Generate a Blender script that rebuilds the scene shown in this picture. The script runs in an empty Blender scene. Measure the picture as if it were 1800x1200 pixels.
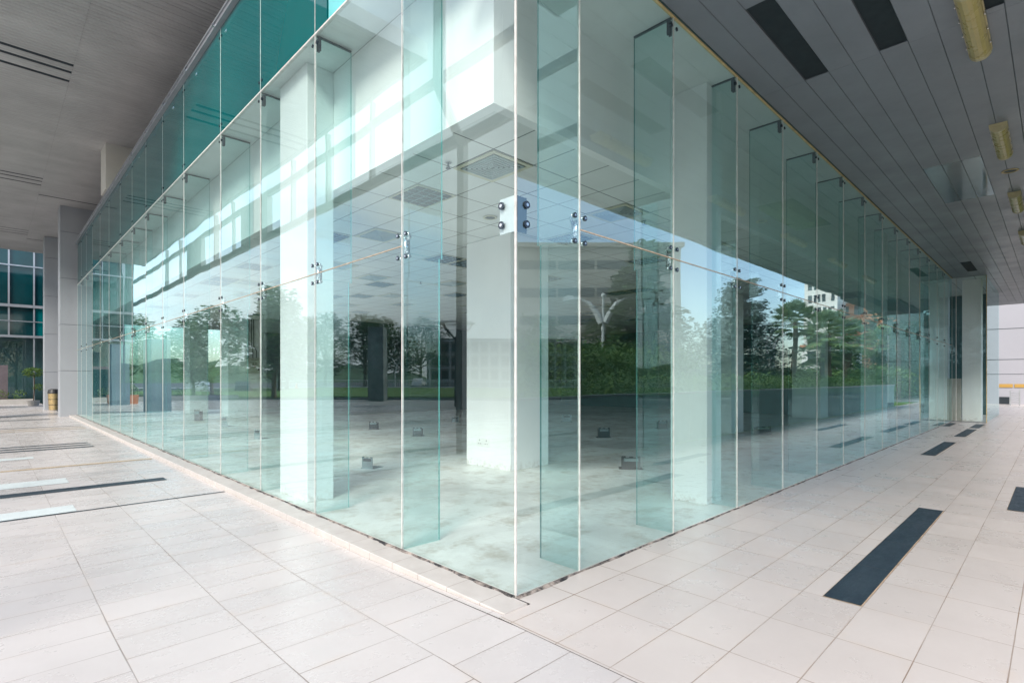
import bpy, math, random
from math import sin, cos, pi, radians, sqrt
random.seed(7)
sc = bpy.context.scene
C = sc.collection
R = random.random
U = random.uniform

# ------------------------------------------------------------------ mesh helpers
class MB:
    def __init__(s): s.v = []; s.f = []
    def box(s, x0, x1, y0, y1, z0, z1):
        b = len(s.v)
        s.v += [(x0,y0,z0),(x1,y0,z0),(x1,y1,z0),(x0,y1,z0),(x0,y0,z1),(x1,y0,z1),(x1,y1,z1),(x0,y1,z1)]
        s.f += [(b,b+3,b+2,b+1),(b+4,b+5,b+6,b+7),(b,b+1,b+5,b+4),(b+1,b+2,b+6,b+5),(b+2,b+3,b+7,b+6),(b+3,b,b+4,b+7)]
        return s
    def bbox(s, x0, x1, y0, y1, z0, z1, e=.01):
        # box with chamfered edges: three overlapping-free rings
        b = len(s.v); n = 0
        P = []
        for (z, i) in ((z0, e), (z0+e, 0), (z1-e, 0), (z1, e)):
            P += [(x0+i+e*(i == 0), y0+i, z), (x1-i-e*(i == 0), y0+i, z), (x1-i, y0+i+e*(i == 0), z), (x1-i, y1-i-e*(i == 0), z),
                  (x1-i-e*(i == 0), y1-i, z), (x0+i+e*(i == 0), y1-i, z), (x0+i, y1-i-e*(i == 0), z), (x0+i, y0+i+e*(i == 0), z)]
        s.v += P
        for r in range(3):
            for k in range(8):
                a = b+r*8+k; c = b+r*8+(k+1) % 8
                s.f.append((a, c, c+8, a+8))
        s.f.append(tuple(b+k for k in range(7, -1, -1))); s.f.append(tuple(b+24+k for k in range(8)))
        return s
    def quad(s, a, b, c, d):
        n = len(s.v); s.v += [a, b, c, d]; s.f.append((n, n+1, n+2, n+3)); return s
    def sheet(s, x0, x1, y0, y1, z): return s.quad((x0,y0,z),(x1,y0,z),(x1,y1,z),(x0,y1,z))
    def tube(s, pts, r, n=8, cap=True):
        # pts list of 3-tuples, r number or list
        b = len(s.v); m = len(pts)
        rs = r if isinstance(r, (list, tuple)) else [r]*m
        for i, p in enumerate(pts):
            a = pts[max(0, i-1)]; c = pts[min(m-1, i+1)]
            d = [c[k]-a[k] for k in range(3)]; L = sqrt(sum(q*q for q in d)) or 1; d = [q/L for q in d]
            h = (1, 0, 0) if abs(d[0]) < .8 else (0, 1, 0)
            u = (d[1]*h[2]-d[2]*h[1], d[2]*h[0]-d[0]*h[2], d[0]*h[1]-d[1]*h[0]); L = sqrt(sum(q*q for q in u)); u = [q/L for q in u]
            w = (d[1]*u[2]-d[2]*u[1], d[2]*u[0]-d[0]*u[2], d[0]*u[1]-d[1]*u[0])
            for k in range(n):
                t = 2*pi*k/n
                s.v.append(tuple(p[q]+rs[i]*(cos(t)*u[q]+sin(t)*w[q]) for q in range(3)))
        for i in range(m-1):
            for k in range(n):
                a = b+i*n+k; c = b+i*n+(k+1) % n
                s.f.append((a, c, c+n, a+n))
        if cap:
            s.f.append(tuple(b+k for k in range(n-1, -1, -1))); s.f.append(tuple(b+(m-1)*n+k for k in range(n)))
        return s
    def prism(s, prof, y0, y1, axis='y'):
        # prof: list of (x,z) ccw, extruded along y (or x: prof=(y,z))
        b = len(s.v); n = len(prof)
        for yy in (y0, y1):
            for (p, q) in prof:
                s.v.append((p, yy, q) if axis == 'y' else ((yy, p, q) if axis == 'x' else (p, q, yy)))
        s.f.append(tuple(b+k for k in range(n))); s.f.append(tuple(b+n+k for k in range(n-1, -1, -1)))
        for k in range(n):
            a = b+k; c = b+(k+1) % n
            s.f.append((a, a+n, c+n, c))
        return s
    def ball(s, c, r, n=8, m=6, j=0):
        b = len(s.v)
        for i in range(m+1):
            t = pi*i/m
            for k in range(n):
                p = 2*pi*k/n; q = r*(1+U(-j, j))
                s.v.append((c[0]+q*sin(t)*cos(p), c[1]+q*sin(t)*sin(p), c[2]+q*cos(t)))
        for i in range(m):
            for k in range(n):
                a = b+i*n+k; d = b+i*n+(k+1) % n
                s.f.append((a, a+n, d+n, d))
        return s
    def build(s, name, mat, parent=None, smooth=False):
        me = bpy.data.meshes.new(name); me.from_pydata(s.v, [], s.f); me.validate(); me.materials.append(mat)
        if smooth:
            for p in me.polygons: p.use_smooth = True
        o = bpy.data.objects.new(name, me); C.objects.link(o)
        if parent: o.parent = parent
        return o

def tag(o, label=None, cat=None, group=None, kind=None):
    if label: o['label'] = label
    if cat: o['category'] = cat
    if group: o['group'] = group
    if kind: o['kind'] = kind
    return o
def thing(name, loc, label, cat, group=None, rz=0):
    o = bpy.data.objects.new(name, None); C.objects.link(o); o.location = loc; o.rotation_euler = (0, 0, rz)
    o.empty_display_size = .1
    return tag(o, label, cat, group)
def copy_tree(o, parent=None):
    c = o.copy(); C.objects.link(c)
    if parent: c.parent = parent
    for ch in [x for x in o.children]: copy_tree(ch, c)
    return c
def struct(name, mb, mat): return tag(mb.build(name, mat), kind='structure')

# ------------------------------------------------------------------ node helpers
class NT:
    def __init__(s, name):
        s.m = bpy.data.materials.new(name); s.m.use_nodes = True; s.t = s.m.node_tree; s.t.nodes.clear()
        s.out = s.t.nodes.new('ShaderNodeOutputMaterial')
    def n(s, typ, **kw):
        x = s.t.nodes.new(typ)
        for k, v in kw.items():
            if k.startswith('i_'): x.inputs[k[2:].replace('_', ' ')].default_value = v
            else: setattr(x, k, v)
        return x
    def l(s, a, b): s.t.links.new(a, b)
    def put(s, v, sock):
        if isinstance(v, (int, float)): sock.default_value = v
        elif isinstance(v, tuple): sock.default_value = v if len(v) == 4 or sock.type == 'VECTOR' else v+(1,)
        else: s.l(v, sock)
    def math(s, op, a, b=0., c=None, clamp=False):
        x = s.t.nodes.new('ShaderNodeMath'); x.operation = op; x.use_clamp = clamp
        s.put(a, x.inputs[0]); s.put(b, x.inputs[1])
        if c is not None: s.put(c, x.inputs[2])
        return x.outputs[0]
    def mix(s, f, a, b, blend='MIX'):
        x = s.t.nodes.new('ShaderNodeMix'); x.data_type = 'RGBA'; x.blend_type = blend
        s.put(f, x.inputs[0]); s.put(a, x.inputs[6]); s.put(b, x.inputs[7]); return x.outputs[2]
    def noise(s, scale, detail=4, rough=.55, vec=None, dist=0):
        x = s.t.nodes.new('ShaderNodeTexNoise'); x.inputs['Scale'].default_value = scale; x.inputs['Detail'].default_value = detail
        x.inputs['Roughness'].default_value = rough; x.inputs['Distortion'].default_value = dist
        if vec is not None: s.l(vec, x.inputs['Vector'])
        return x.outputs['Fac']
    def ramp(s, f, lo, hi, a=0., b=1.):
        x = s.t.nodes.new('ShaderNodeMapRange'); s.put(f, x.inputs[0])
        for k, v in zip((1, 2, 3, 4), (lo, hi, a, b)): x.inputs[k].default_value = v
        return x.outputs[0]
    def pos(s, scale=(1, 1, 1), obj=False, loc=(0, 0, 0)):
        if obj: p = s.n('ShaderNodeTexCoord').outputs['Object']
        else: p = s.n('ShaderNodeNewGeometry').outputs['Position']
        m = s.n('ShaderNodeMapping'); m.inputs['Scale'].default_value = scale; m.inputs['Location'].default_value = loc
        s.l(p, m.inputs['Vector']); return m.outputs['Vector']
    def xyz(s, v):
        x = s.n('ShaderNodeSeparateXYZ'); s.l(v, x.inputs[0]); return x.outputs
    def comb(s, x, y, z):
        c = s.n('ShaderNodeCombineXYZ'); s.put(x, c.inputs[0]); s.put(y, c.inputs[1]); s.put(z, c.inputs[2]); return c.outputs[0]
    def bump(s, h, strength=.3, dist=.01):
        b = s.n('ShaderNodeBump'); b.inputs['Strength'].default_value = strength; b.inputs['Distance'].default_value = dist
        s.l(h, b.inputs['Height']); return b.outputs[0]
    def pbr(s, col, rough=.5, metal=0., normal=None, **kw):
        p = s.n('ShaderNodeBsdfPrincipled'); s.put(col, p.inputs['Base Color']); s.put(rough, p.inputs['Roughness']); s.put(metal, p.inputs['Metallic'])
        if normal is not None: s.l(normal, p.inputs['Normal'])
        for k, v in kw.items(): s.put(v, p.inputs[k.replace('_', ' ')])
        s.l(p.outputs[0], s.out.inputs[0]); return p

def simple(name, col, rough=.5, metal=0., var=.12, scale=3., bump=0., **kw):
    t = NT(name)
    n = t.noise(scale, 6, .6, t.pos())
    dark = tuple(c*(1-var) for c in col); light = tuple(min(1, c*(1+var)) for c in col)
    c = t.mix(t.ramp(n, .3, .7), dark, light)
    r = t.ramp(t.noise(scale*2.3, 4, .6, t.pos()), .3, .7, max(0, rough-.07), min(1, rough+.07))
    nb = t.bump(t.noise(scale*12, 5, .6, t.pos()), bump, .004) if bump else None
    t.pbr(c, r, metal, nb, **kw)
    return t.m

M = {}
def tile_mat(name, base, tx, ty, ox, oy, stagger, joint, drift=0., rough=.3):
    t = NT(name); P = t.pos(); x, y, z = t.xyz(P)
    wob = t.math('MULTIPLY', t.math('SUBTRACT', t.noise(1.3, 2, .5, P), .5), .006)
    u = t.math('DIVIDE', t.math('SUBTRACT', t.math('ADD', x, wob), ox), tx)
    cu = t.math('FLOOR', u)
    sh = t.math('MULTIPLY', t.math('MODULO', t.math('ABSOLUTE', cu), 2.), stagger) if stagger else 0.
    v = t.math('ADD', t.math('DIVIDE', t.math('SUBTRACT', t.math('ADD', y, wob), oy), ty), sh)
    cv = t.math('FLOOR', v)
    fu = t.math('FRACT', u); fv = t.math('FRACT', v)
    du = t.math('MULTIPLY', t.math('MINIMUM', fu, t.math('SUBTRACT', 1., fu)), tx)
    dv = t.math('MULTIPLY', t.math('MINIMUM', fv, t.math('SUBTRACT', 1., fv)), ty)
    # joint width varies with dirt
    wd = t.ramp(t.noise(2.1, 4, .6, P), .35, .7, .0009, .0034)
    d = t.math('MINIMUM', du, dv)
    j = t.math('SUBTRACT', 1., t.math('DIVIDE', t.math('SUBTRACT', d, wd), .0018), None, True)
    j = t.math('MULTIPLY', j, t.ramp(t.noise(.9, 4, .6, t.pos(loc=(7, 3, 0))), .3, .62, .35, 1.))
    wn = t.n('ShaderNodeTexWhiteNoise', noise_dimensions='2D'); t.l(t.comb(cu, cv, 0.), wn.inputs['Vector'])
    var = t.ramp(wn.outputs['Value'], 0, 1, .955, 1.03)
    n1 = t.ramp(t.noise(1.1, 6, .6, P), .3, .72, .92, 1.03)
    n2 = t.ramp(t.noise(34, 5, .7, P), .25, .8, .985, 1.012)
    k = t.math('MULTIPLY', t.math('MULTIPLY', var, n1), n2)
    c = t.mix(1., base, t.comb(k, k, k), 'MULTIPLY')
    # warm grime near joints and odd spots
    g = t.math('MULTIPLY', t.math('SUBTRACT', 1., t.math('DIVIDE', d, .05), None, True), t.ramp(t.noise(3, 5, .65, t.pos(loc=(3, 9, 1))), .5, .8, 0., .32))
    c = t.mix(g, c, (.55, .41, .29))
    sp = t.ramp(t.noise(22, 3, .8, t.pos(loc=(11, 2, 5))), .745, .77, 0., .22)
    c = t.mix(sp, c, (.35, .31, .27))
    c = t.mix(j, c, joint)
    r = t.ramp(t.noise(4, 6, .65, P), .3, .75, rough-.06, rough+.12)
    r = t.math('MAXIMUM', r, t.math('MULTIPLY', j, .8))
    r = t.math('ADD', r, t.ramp(wn.outputs['Value'], 0, 1, -.03, .03))
    h = t.math('ADD', t.math('MULTIPLY', j, -.5), t.math('MULTIPLY', t.noise(3.5, 2, .5, P), .22))
    t.pbr(c, r, 0., t.bump(h, .35, .006), Specular_IOR_Level=.5)
    return t.m
M['tile_r'] = tile_mat('cream floor tiles', (.535, .492, .468), .6, .363, .33, -.245, 0, (.22, .16, .12))
M['tile_l'] = tile_mat('cream floor ribs', (.535, .508, .50), .6, .34, -.24, 1.83, .5, (.20, .17, .15), rough=.27)
M['slate'] = simple('dark slate tile', (.02, .032, .045), .42, 0, .35, 9, .35)
M['grout'] = simple('pale dusty grout', (.40, .30, .20), .9, 0, .3, 8)
def slate():
    t = NT('dark slate tile'); P = t.pos((1, 3, 1))
    c = t.mix(t.ramp(t.noise(2.2, 6, .6, P), .3, .7), (.013, .026, .040), (.030, .046, .062))
    c = t.mix(t.ramp(t.noise(28, 6, .8, P), .60, .75, 0, .55), c, (.10, .13, .15))
    c = t.mix(t.ramp(t.noise(90, 3, .8, t.pos()), .70, .74, 0, .8), c, (.35, .38, .40))
    t.pbr(c, t.ramp(t.noise(6, 6, .7, P), .3, .7, .32, .6), 0, t.bump(t.noise(30, 6, .7, P), .5, .004)); return t.m
M['slate'] = slate()
M['pale_strip'] = simple('pale floor strip', (.58, .64, .65), .35, 0, .04, 5)  # even pale tone for flat strips across the plaza floor
M['beige_inlay'] = simple('beige channel cover', (.42, .33, .22), .45, 0, .25, 9)

def concrete(name, base, dirt=.5):
    t = NT(name); P = t.pos(); x, y, z = t.xyz(P)
    n1 = t.noise(.55, 8, .62, P, .6); n2 = t.noise(2.6, 8, .7, t.pos(loc=(5, 1, 0))); n3 = t.noise(40, 4, .7, P)
    c = t.mix(t.ramp(n1, .38, .62), tuple(b*.70 for b in base), tuple(min(1, b*1.12) for b in base))
    c = t.mix(t.ramp(n2, .50, .68, 0, dirt+.25), c, (.36, .31, .25))
    c = t.mix(t.ramp(t.noise(7, 8, .75, t.pos((1, .25, 1), loc=(2, 8, 0))), .55, .72, 0, .5), c, (.72, .72, .71))
    c = t.mix(t.ramp(n3, .66, .74, 0, .5), c, (.22, .2, .18))
    fy = t.math('ABSOLUTE', t.math('SUBTRACT', t.math('FRACT', t.math('DIVIDE', t.math('ADD', y, t.math('MULTIPLY', t.noise(1.5, 2, .5, P), .03)), 1.2)), .5))
    fx = t.math('ABSOLUTE', t.math('SUBTRACT', t.math('FRACT', t.math('DIVIDE', x, 1.2)), .5))
    jl = t.math('GREATER_THAN', t.math('MAXIMUM', fx, fy), .4955)
    jl = t.math('MULTIPLY', jl, t.ramp(t.noise(1.3, 5, .6, t.pos(loc=(1, 4, 0))), .47, .6, 0, .5))
    c = t.mix(jl, c, (.2, .19, .18))
    t.pbr(c, t.ramp(n2, .3, .7, .28, .6), 0, t.bump(n2, .25, .01))
    return t.m
M['slab'] = concrete('worn concrete slab', (.78, .775, .75))
M['bitumen'] = None
def bit():
    t = NT('perished black sealant'); n = t.noise(26, 6, .75, t.pos()); n2 = t.noise(5, 6, .75, t.pos())
    c = t.mix(t.ramp(n2, .44, .58), (.012, .013, .017), (.36, .31, .28)); c = t.mix(t.ramp(n, .5, .72), c, (.09, .075, .07))
    t.pbr(c, .75, 0, t.bump(n, .9, .02)); return t.m
M['bitumen'] = bit()

def glass(name, tint, edge, dirt=.02, wave=1., ior=1.62, haze=(.75, .82, .84)):
    """architectural glass: straight-through tinted light, fresnel mirror on the outward faces, faint dust film"""
    t = NT(name)
    geo = t.n('ShaderNodeNewGeometry'); oi = t.n('ShaderNodeObjectInfo')
    x, y, z = t.xyz(geo.outputs['Position'])
    off = t.math('MULTIPLY', oi.outputs['Random'], 31.)
    q = t.comb(t.math('ADD', x, off), t.math('ADD', y, off), z)
    mp = t.n('ShaderNodeMapping'); mp.inputs['Scale'].default_value = (.75, .75, .55); t.l(q, mp.inputs['Vector'])
    mp2 = t.n('ShaderNodeMapping'); mp2.inputs['Scale'].default_value = (.25, .25, 2.6); t.l(q, mp2.inputs['Vector'])
    h = t.math('ADD', t.noise(1.0, 1, .4, mp.outputs[0]), t.math('MULTIPLY', t.noise(1.0, 1, .4, mp2.outputs[0]), .07))
    nb = t.bump(h, 1., .003*wave)
    fr = t.n('ShaderNodeFresnel'); fr.inputs['IOR'].default_value = ior; t.l(nb, fr.inputs['Normal'])
    F = fr.outputs[0]
    F2 = t.math('DIVIDE', t.math('MULTIPLY', F, 2.), t.math('ADD', F, 1.))
    F2 = t.math('MULTIPLY', F2, t.math('SUBTRACT', 1., geo.outputs['Backfacing']))
    tr = t.n('ShaderNodeBsdfTransparent'); lw = t.n('ShaderNodeLayerWeight'); lw.inputs['Blend'].default_value = .5
    graze = t.math('POWER', lw.outputs['Facing'], 2.2)          # longer path through the green glass at a slant
    t.l(t.mix(graze, tint, (tint[0]**4.2, tint[1]**2.0, tint[2]**2.2)), tr.inputs[0])
    gl = t.n('ShaderNodeBsdfGlossy'); gl.inputs['Color'].default_value = (.82, .97, .985, 1); gl.inputs['Roughness'].default_value = .0
    t.l(nb, gl.inputs['Normal'])
    m1 = t.n('ShaderNodeMixShader'); t.l(F2, m1.inputs[0]); t.l(tr.outputs[0], m1.inputs[1]); t.l(gl.outputs[0], m1.inputs[2])
    # dust film with vertical rain streaks and specks
    s1 = t.noise(1., 6, .7, t.pos((14, 14, .5))); s2 = t.noise(1., 4, .6, t.pos((.6, .6, .5), loc=(4, 2, 7)))
    st = t.math('MULTIPLY', t.ramp(s1, .48, .78, .15, 1.), t.ramp(s2, .4, .72, .25, 1.6))
    spk = t.ramp(t.noise(60, 2, .6, t.pos()), .785, .80, 0, 9.)
    dd = t.math('MULTIPLY', t.math('ADD', st, spk), dirt, None, True)
    df = t.n('ShaderNodeBsdfDiffuse'); df.inputs[0].default_value = haze+(1,)
    m2 = t.n('ShaderNodeMixShader'); t.l(dd, m2.inputs[0]); t.l(m1.outputs[0], m2.inputs[1]); t.l(df.outputs[0], m2.inputs[2])
    t.l(m2.outputs[0], t.out.inputs[0])
    return t.m
M['glass'] = glass('clear green tinted glass', (.952, .980, .978), None, .005, 1., 1.47)
M['glass_r'] = glass('reflective green tinted glass', (.945, .982, .979), None, .005, 1., 1.9)
M['fin'] = glass('glass fin', (.875, .962, .957), None, .006, .4)
M['fin_edge'] = simple('polished glass edge', (.10, .33, .32), .15, 0, .2, 4)
def teal():
    t = NT('teal back painted glass'); P = t.pos((.7, .7, .5))
    nb = t.bump(t.noise(1., 2, .4, P), 1., .004)
    t.pbr(t.mix(t.ramp(t.noise(.5, 3, .5, t.pos()), .3, .7), (.0, .08, .087), (.0, .112, .115)), .03, 0, nb, IOR=1.36)
    return t.m
M['teal'] = teal()
M['teal_dark'] = simple('dark teal facade glass', (.002, .032, .038), .04, 0, .35, .5)
M['pale_teal'] = simple('pale teal glass', (.12, .50, .52), .05, 0, .05, 1)
M['silicone'] = simple('white silicone joint', (.60, .585, .56), .45, 0, .2, 14)
M['silicone_tan'] = simple('aged tan silicone joint', (.47, .36, .27), .6, 0, .35, 14)
M['brass'] = simple('yellowed trim', (.52, .40, .2), .5, 0, .25, 7)
M['steel'] = simple('brushed stainless steel', (.62, .64, .66), .24, 1, .06, 8)
M['steel_dark'] = simple('dark bolt head', (.045, .06, .08), .22, .6, .2, 9)
M['plate_dark'] = simple('dull grey steel plate', (.03, .042, .05), .6, 0, .25, 7)
M['plate'] = simple('pale steel plate', (.60, .63, .65), .4, .2, .07, 6)
def wallpaint():
    t = NT('white emulsion paint'); x, y, z = t.xyz(t.pos())
    c = t.mix(t.ramp(t.noise(1.2, 6, .6, t.pos()), .3, .7), (.79, .79, .785), (.845, .845, .84))
    c = t.mix(t.ramp(t.noise(3.5, 7, .7, t.pos((1, 1, .22), loc=(2, 5, 1))), .60, .78, 0, .28), c, (.60, .61, .58))
    sc_ = t.math('MULTIPLY', t.ramp(z, .0, .16, 1., 0.), t.ramp(t.noise(16, 6, .75, t.pos()), .47, .62, 0., .8))
    c = t.mix(sc_, c, (.38, .34, .29))
    t.pbr(c, .55, 0, t.bump(t.noise(9, 4, .6, t.pos()), .08, .004)); return t.m
M['white'] = wallpaint()
M['upperwhite'] = simple('stained white soffit board', (.73, .745, .73), .6, 0, .08, 1.6, .05)
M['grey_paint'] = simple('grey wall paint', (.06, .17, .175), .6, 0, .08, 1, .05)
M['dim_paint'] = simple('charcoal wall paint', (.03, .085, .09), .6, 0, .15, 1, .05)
M['kerb'] = None
def kerbm():
    t = NT('cream kerb tiles'); x, y, z = t.xyz(t.pos())
    f = t.math('FRACT', t.math('DIVIDE', t.math('SUBTRACT', y, .1), .36)); d = t.math('MINIMUM', f, t.math('SUBTRACT', 1., f))
    j = t.math('LESS_THAN', d, .006)
    c = t.mix(t.ramp(t.noise(5, 6, .65, t.pos()), .3, .75), (.44, .415, .395), (.53, .505, .485))
    c = t.mix(t.ramp(t.noise(9, 6, .7, t.pos(loc=(4, 1, 2))), .58, .75, 0, .5), c, (.45, .36, .28))
    c = t.mix(j, c, (.22, .17, .15)); t.pbr(c, .42, 0, t.bump(t.noise(14, 4, .6, t.pos()), .2, .004)); return t.m
M['kerb'] = kerbm()
def slats(name, col, rough, axis, pitch, groove, off=0., darkn=.5):
    t = NT(name); P = t.pos(); x, y, z = t.xyz(P)
    c = t.mix(t.ramp(t.noise(.8, 5, .6, P), .3, .7), tuple(q*.86 for q in col), tuple(q*1.1 for q in col))
    c = t.mix(t.ramp(t.noise(2.6, 5, .7, t.pos((1, 1, 1), loc=(3, 3, 3))), .56, .75, 0, .25), c, tuple(q*.6 for q in col))
    a = (x, y, z)[axis]
    cell = t.math('FLOOR', t.math('DIVIDE', t.math('SUBTRACT', a, off), pitch))
    wn = t.n('ShaderNodeTexWhiteNoise', noise_dimensions='1D'); t.l(cell, wn.inputs['W'])
    k = t.ramp(wn.outputs['Value'], 0, 1, .965, 1.03)
    c = t.mix(1., c, t.comb(k, k, k), 'MULTIPLY')
    t.pbr(c, t.ramp(t.noise(1.4, 5, .6, P), .3, .7, rough-.08, rough+.1), 0, t.bump(t.noise(2.2, 2, .5, P), .3, .01)); return t.m
M['soffit'] = slats('grey linear soffit panel', (.18, .205, .235), .38, 1, .2475, .01)
M['soffit_gloss'] = simple('polished soffit panel', (.20, .23, .26), .06, .35, .1, 1.2, .03)
M['ceiling_l'] = slats('aluminium strip ceiling', (.375, .372, .366), .5, 1, .125, .01)
M['void'] = simple('dark void', (.012, .02, .028), .8, 0, .2, 1)
M['groove'] = simple('dark groove backing', (.09, .105, .12), .8, 0, .2, 1)
M['vent_dark'] = simple('dark vent grille', (.008, .018, .024), .85, 0, .1, 3)
M['pillar'] = simple('pale grey cladding panel', (.33, .35, .38), .45, 0, .04, .8, .03)
M['pillar_blue'] = simple('blue grey rendered pillar', (.13, .19, .23), .5, 0, .12, 1)
M['stained_pillar'] = simple('rain streaked dark pillar', (.13, .15, .15), .6, 0, .6, 1.6)
M['pillar_cream'] = simple('cream cladding panel', (.60, .59, .54), .45, 0, .06, .9, .03)
M['trim'] = simple('grey aluminium trim', (.30, .32, .35), .35, .5, .1, 2)
M['yellow_lens'] = simple('yellowed lamp lens', (.42, .35, .15), .3, 0, .12, 5)
M['yellow_end'] = simple('yellowed lamp end cap', (.45, .40, .24), .4, 0, .15, 5)
def ctile():
    t = NT('suspended ceiling tiles'); x, y, z = t.xyz(t.pos())
    def d(a, o, p):
        f = t.math('FRACT', t.math('DIVIDE', t.math('SUBTRACT', a, o), p)); return t.math('MULTIPLY', t.math('MINIMUM', f, t.math('SUBTRACT', 1., f)), p)
    j = t.math('LESS_THAN', t.math('MINIMUM', d(x, 1.13, .6), d(y, 1.46, .68)), .0075)
    c = t.mix(t.ramp(t.noise(1., 5, .6, t.pos()), .3, .7), (.64, .655, .645), (.73, .745, .735))
    c = t.mix(t.ramp(t.noise(7, 4, .7, t.pos()), .68, .78, 0, .4), c, (.4, .38, .33))
    c = t.mix(j, c, (.13, .15, .15)); t.pbr(c, .6); return t.m
M['ctile'] = ctile()
M['louvre'] = simple('aluminium louvre', (.20, .30, .33), .35, .2, .1, 5)
M['lamp_dark'] = simple('unlit fitting recess', (.025, .045, .05), .6, 0, .1, 5)
M['vent_frame'] = simple('cream diffuser frame', (.55, .54, .42), .5, 0, .1, 5)
M['vent_blade'] = simple('diffuser blade', (.42, .50, .50), .5, 0, .1, 5)
M['box_metal'] = simple('galvanised floor box', (.22, .28, .29), .45, 0, .2, 8)
M['box_dark'] = simple('dark floor box', (.025, .035, .04), .5, 0, .3, 8)
M['cab'] = simple('grey painted steel cabinet', (.45, .46, .40), .45, 0, .08, 4)
M['black'] = simple('black plastic', (.02, .02, .022), .4, 0, .2, 4)
M['red'] = simple('red plastic', (.5, .04, .02), .4)
M['conduit'] = simple('dark conduit', (.10, .12, .13), .5)
M['plastic'] = simple('white plastic', (.8, .8, .78), .35, 0, .03)
M['orange'] = simple('terracotta', (.45, .15, .06), .7, 0, .2, 6, .2)
M['gold'] = simple('gold steel bin', (.50, .37, .18), .3, .7, .12, 4)
M['asphalt'] = simple('asphalt', (.055, .057, .06), .85, 0, .25, 6, .5)
M['pave'] = simple('pale concrete paving', (.36, .35, .33), .75, 0, .12, 1.5, .2)
M['stone'] = simple('mauve stone cladding', (.11, .09, .10), .6, 0, .2, 2, .2)
M['frame_grey'] = simple('grey painted steel', (.30, .315, .33), .45, 0, .1, 2)
M['lampwhite'] = simple('white painted lamp post', (.62, .65, .66), .4, 0, .05, 3)
M['darkpost'] = simple('dark green lamp post', (.05, .07, .07), .5, 0, .2, 3)
M['parapet'] = simple('grey render parapet', (.20, .34, .35), .6, 0, .15, .9, .1)
M['winglass'] = simple('dark window glass', (.03, .045, .055), .06, 0, .2, .4)
M['render_white'] = simple('white render', (.72, .72, .70), .7, 0, .07, .5)
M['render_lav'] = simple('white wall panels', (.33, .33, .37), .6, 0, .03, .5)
M['brick'] = simple('orange brick', (.50, .23, .13), .8, 0, .15, .5, .1)
M['beige'] = simple('beige render', (.36, .34, .30), .7, 0, .08, .4)
M['amber'] = simple('amber sign band', (.42, .25, .06), .5, 0, .05, 2)
M['barkm'] = simple('bark', (.10, .075, .05), .9, 0, .35, 6, .6)
M['palm_trunk'] = simple('palm fibre trunk', (.09, .065, .045), .95, 0, .4, 14, .8)
M['car_white'] = simple('white car paint', (.78, .79, .80), .15, 0, .02, 2)
M['car_dark'] = simple('dark blue car paint', (.04, .06, .12), .15, 0, .1, 2)
M['rubber'] = simple('tyre rubber', (.02, .02, .02), .8)
def leafm(name, a, b, c2):
    t = NT(name); g = t.n('ShaderNodeNewGeometry')
    c = t.mix(t.noise(.9, 3, .6, t.pos()), a, b); c = t.mix(t.ramp(g.outputs['Random Per Island'], 0, 1), c, c2)
    p = t.pbr(c, .5)
    tl = t.n('ShaderNodeBsdfTranslucent'); t.l(c, tl.inputs[0]); m = t.n('ShaderNodeMixShader'); m.inputs[0].default_value = .3
    t.l(p.outputs[0], m.inputs[1]); t.l(tl.outputs[0], m.inputs[2]); t.l(m.outputs[0], t.out.inputs[0]); return t.m
M['leaf'] = leafm('green foliage', (.04, .09, .025), (.08, .15, .035), (.12, .19, .05))
M['leaf_dark'] = leafm('dark conifer foliage', (.018, .045, .03), (.03, .07, .035), (.05, .09, .05))
M['leaf_palm'] = leafm('fan palm leaf', (.09, .17, .07), (.14, .24, .09), (.22, .32, .13))
M['leaf_hedge'] = leafm('hedge leaf', (.06, .13, .03), (.11, .20, .04), (.17, .27, .06))
def grassm():
    t = NT('mown grass'); c = t.mix(t.noise(3, 8, .7, t.pos()), (.06, .13, .02), (.13, .24, .04)); t.pbr(c, .9, 0, t.bump(t.noise(30, 4, .7, t.pos()), .6, .03)); return t.m
M['grass'] = grassm()

# ------------------------------------------------------------------ key dimensions
ZL, ZR, ZT, ZTR, ZC, ZB = 5.30, 5.0, 6.95, 2.655, 8.5, 3.85   # joint left, top right, teal top, transom, high ceiling, hung ceiling
LY = [0.0, 1.41, 3.15, 4.81, 6.52, 8.72, 10.4, 12.05, 13.7, 15.4, 17.3, 19.1, 20.9, 22.5, 24.0, 25.3]
RX = [0.0, .70, 2.15, 3.61, 5.08, 6.54, 8.0, 9.46, 10.92, 12.38, 13.84, 15.3, 16.76, 18.22, 19.7, 21.5]
T = .012; G = .0048

# ------------------------------------------------------------------ ground
b = MB()
b.quad((-14,-14,-.003),(-.29,-14,-.003),(-.29,-.3,-.003),(-14,-.3,-.03))
b.quad((-14,-.3,-.03),(-.29,-.3,-.003),(-.29,1.6,-.055),(-14,1.6,-.055))
b.quad((-14,1.6,-.055),(-.24,1.6,-.055),(-.24,46,-.055),(-14,46,-.055))
b.quad((-.29,-.14,-.002),(-.24,-.14,-.002),(-.24,1.6,-.055),(-.29,1.6,-.055))
struct('plaza_floor', b, M['tile_l'])
struct('walkway_floor', MB().sheet(-.29, 0, -14, -.14, 0).sheet(0, 40, -3.6, 0, 0).sheet(0, 6, -14, -3.6, 0).sheet(40, 60, -14, 12, 0), M['tile_r'])
struct('ground', MB().sheet(-400, 400, -400, 400, -.22), M['asphalt'])
struct('pavement', MB().box(-20, 90, -40, -14, -.3, -.10), M['pave'])
def strip(x0, x1, y0, y1, m, z=.004, name='floor_inlay'):
    return struct(name, MB().sheet(x0, x1, y0, y1, z), M[m])
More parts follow.
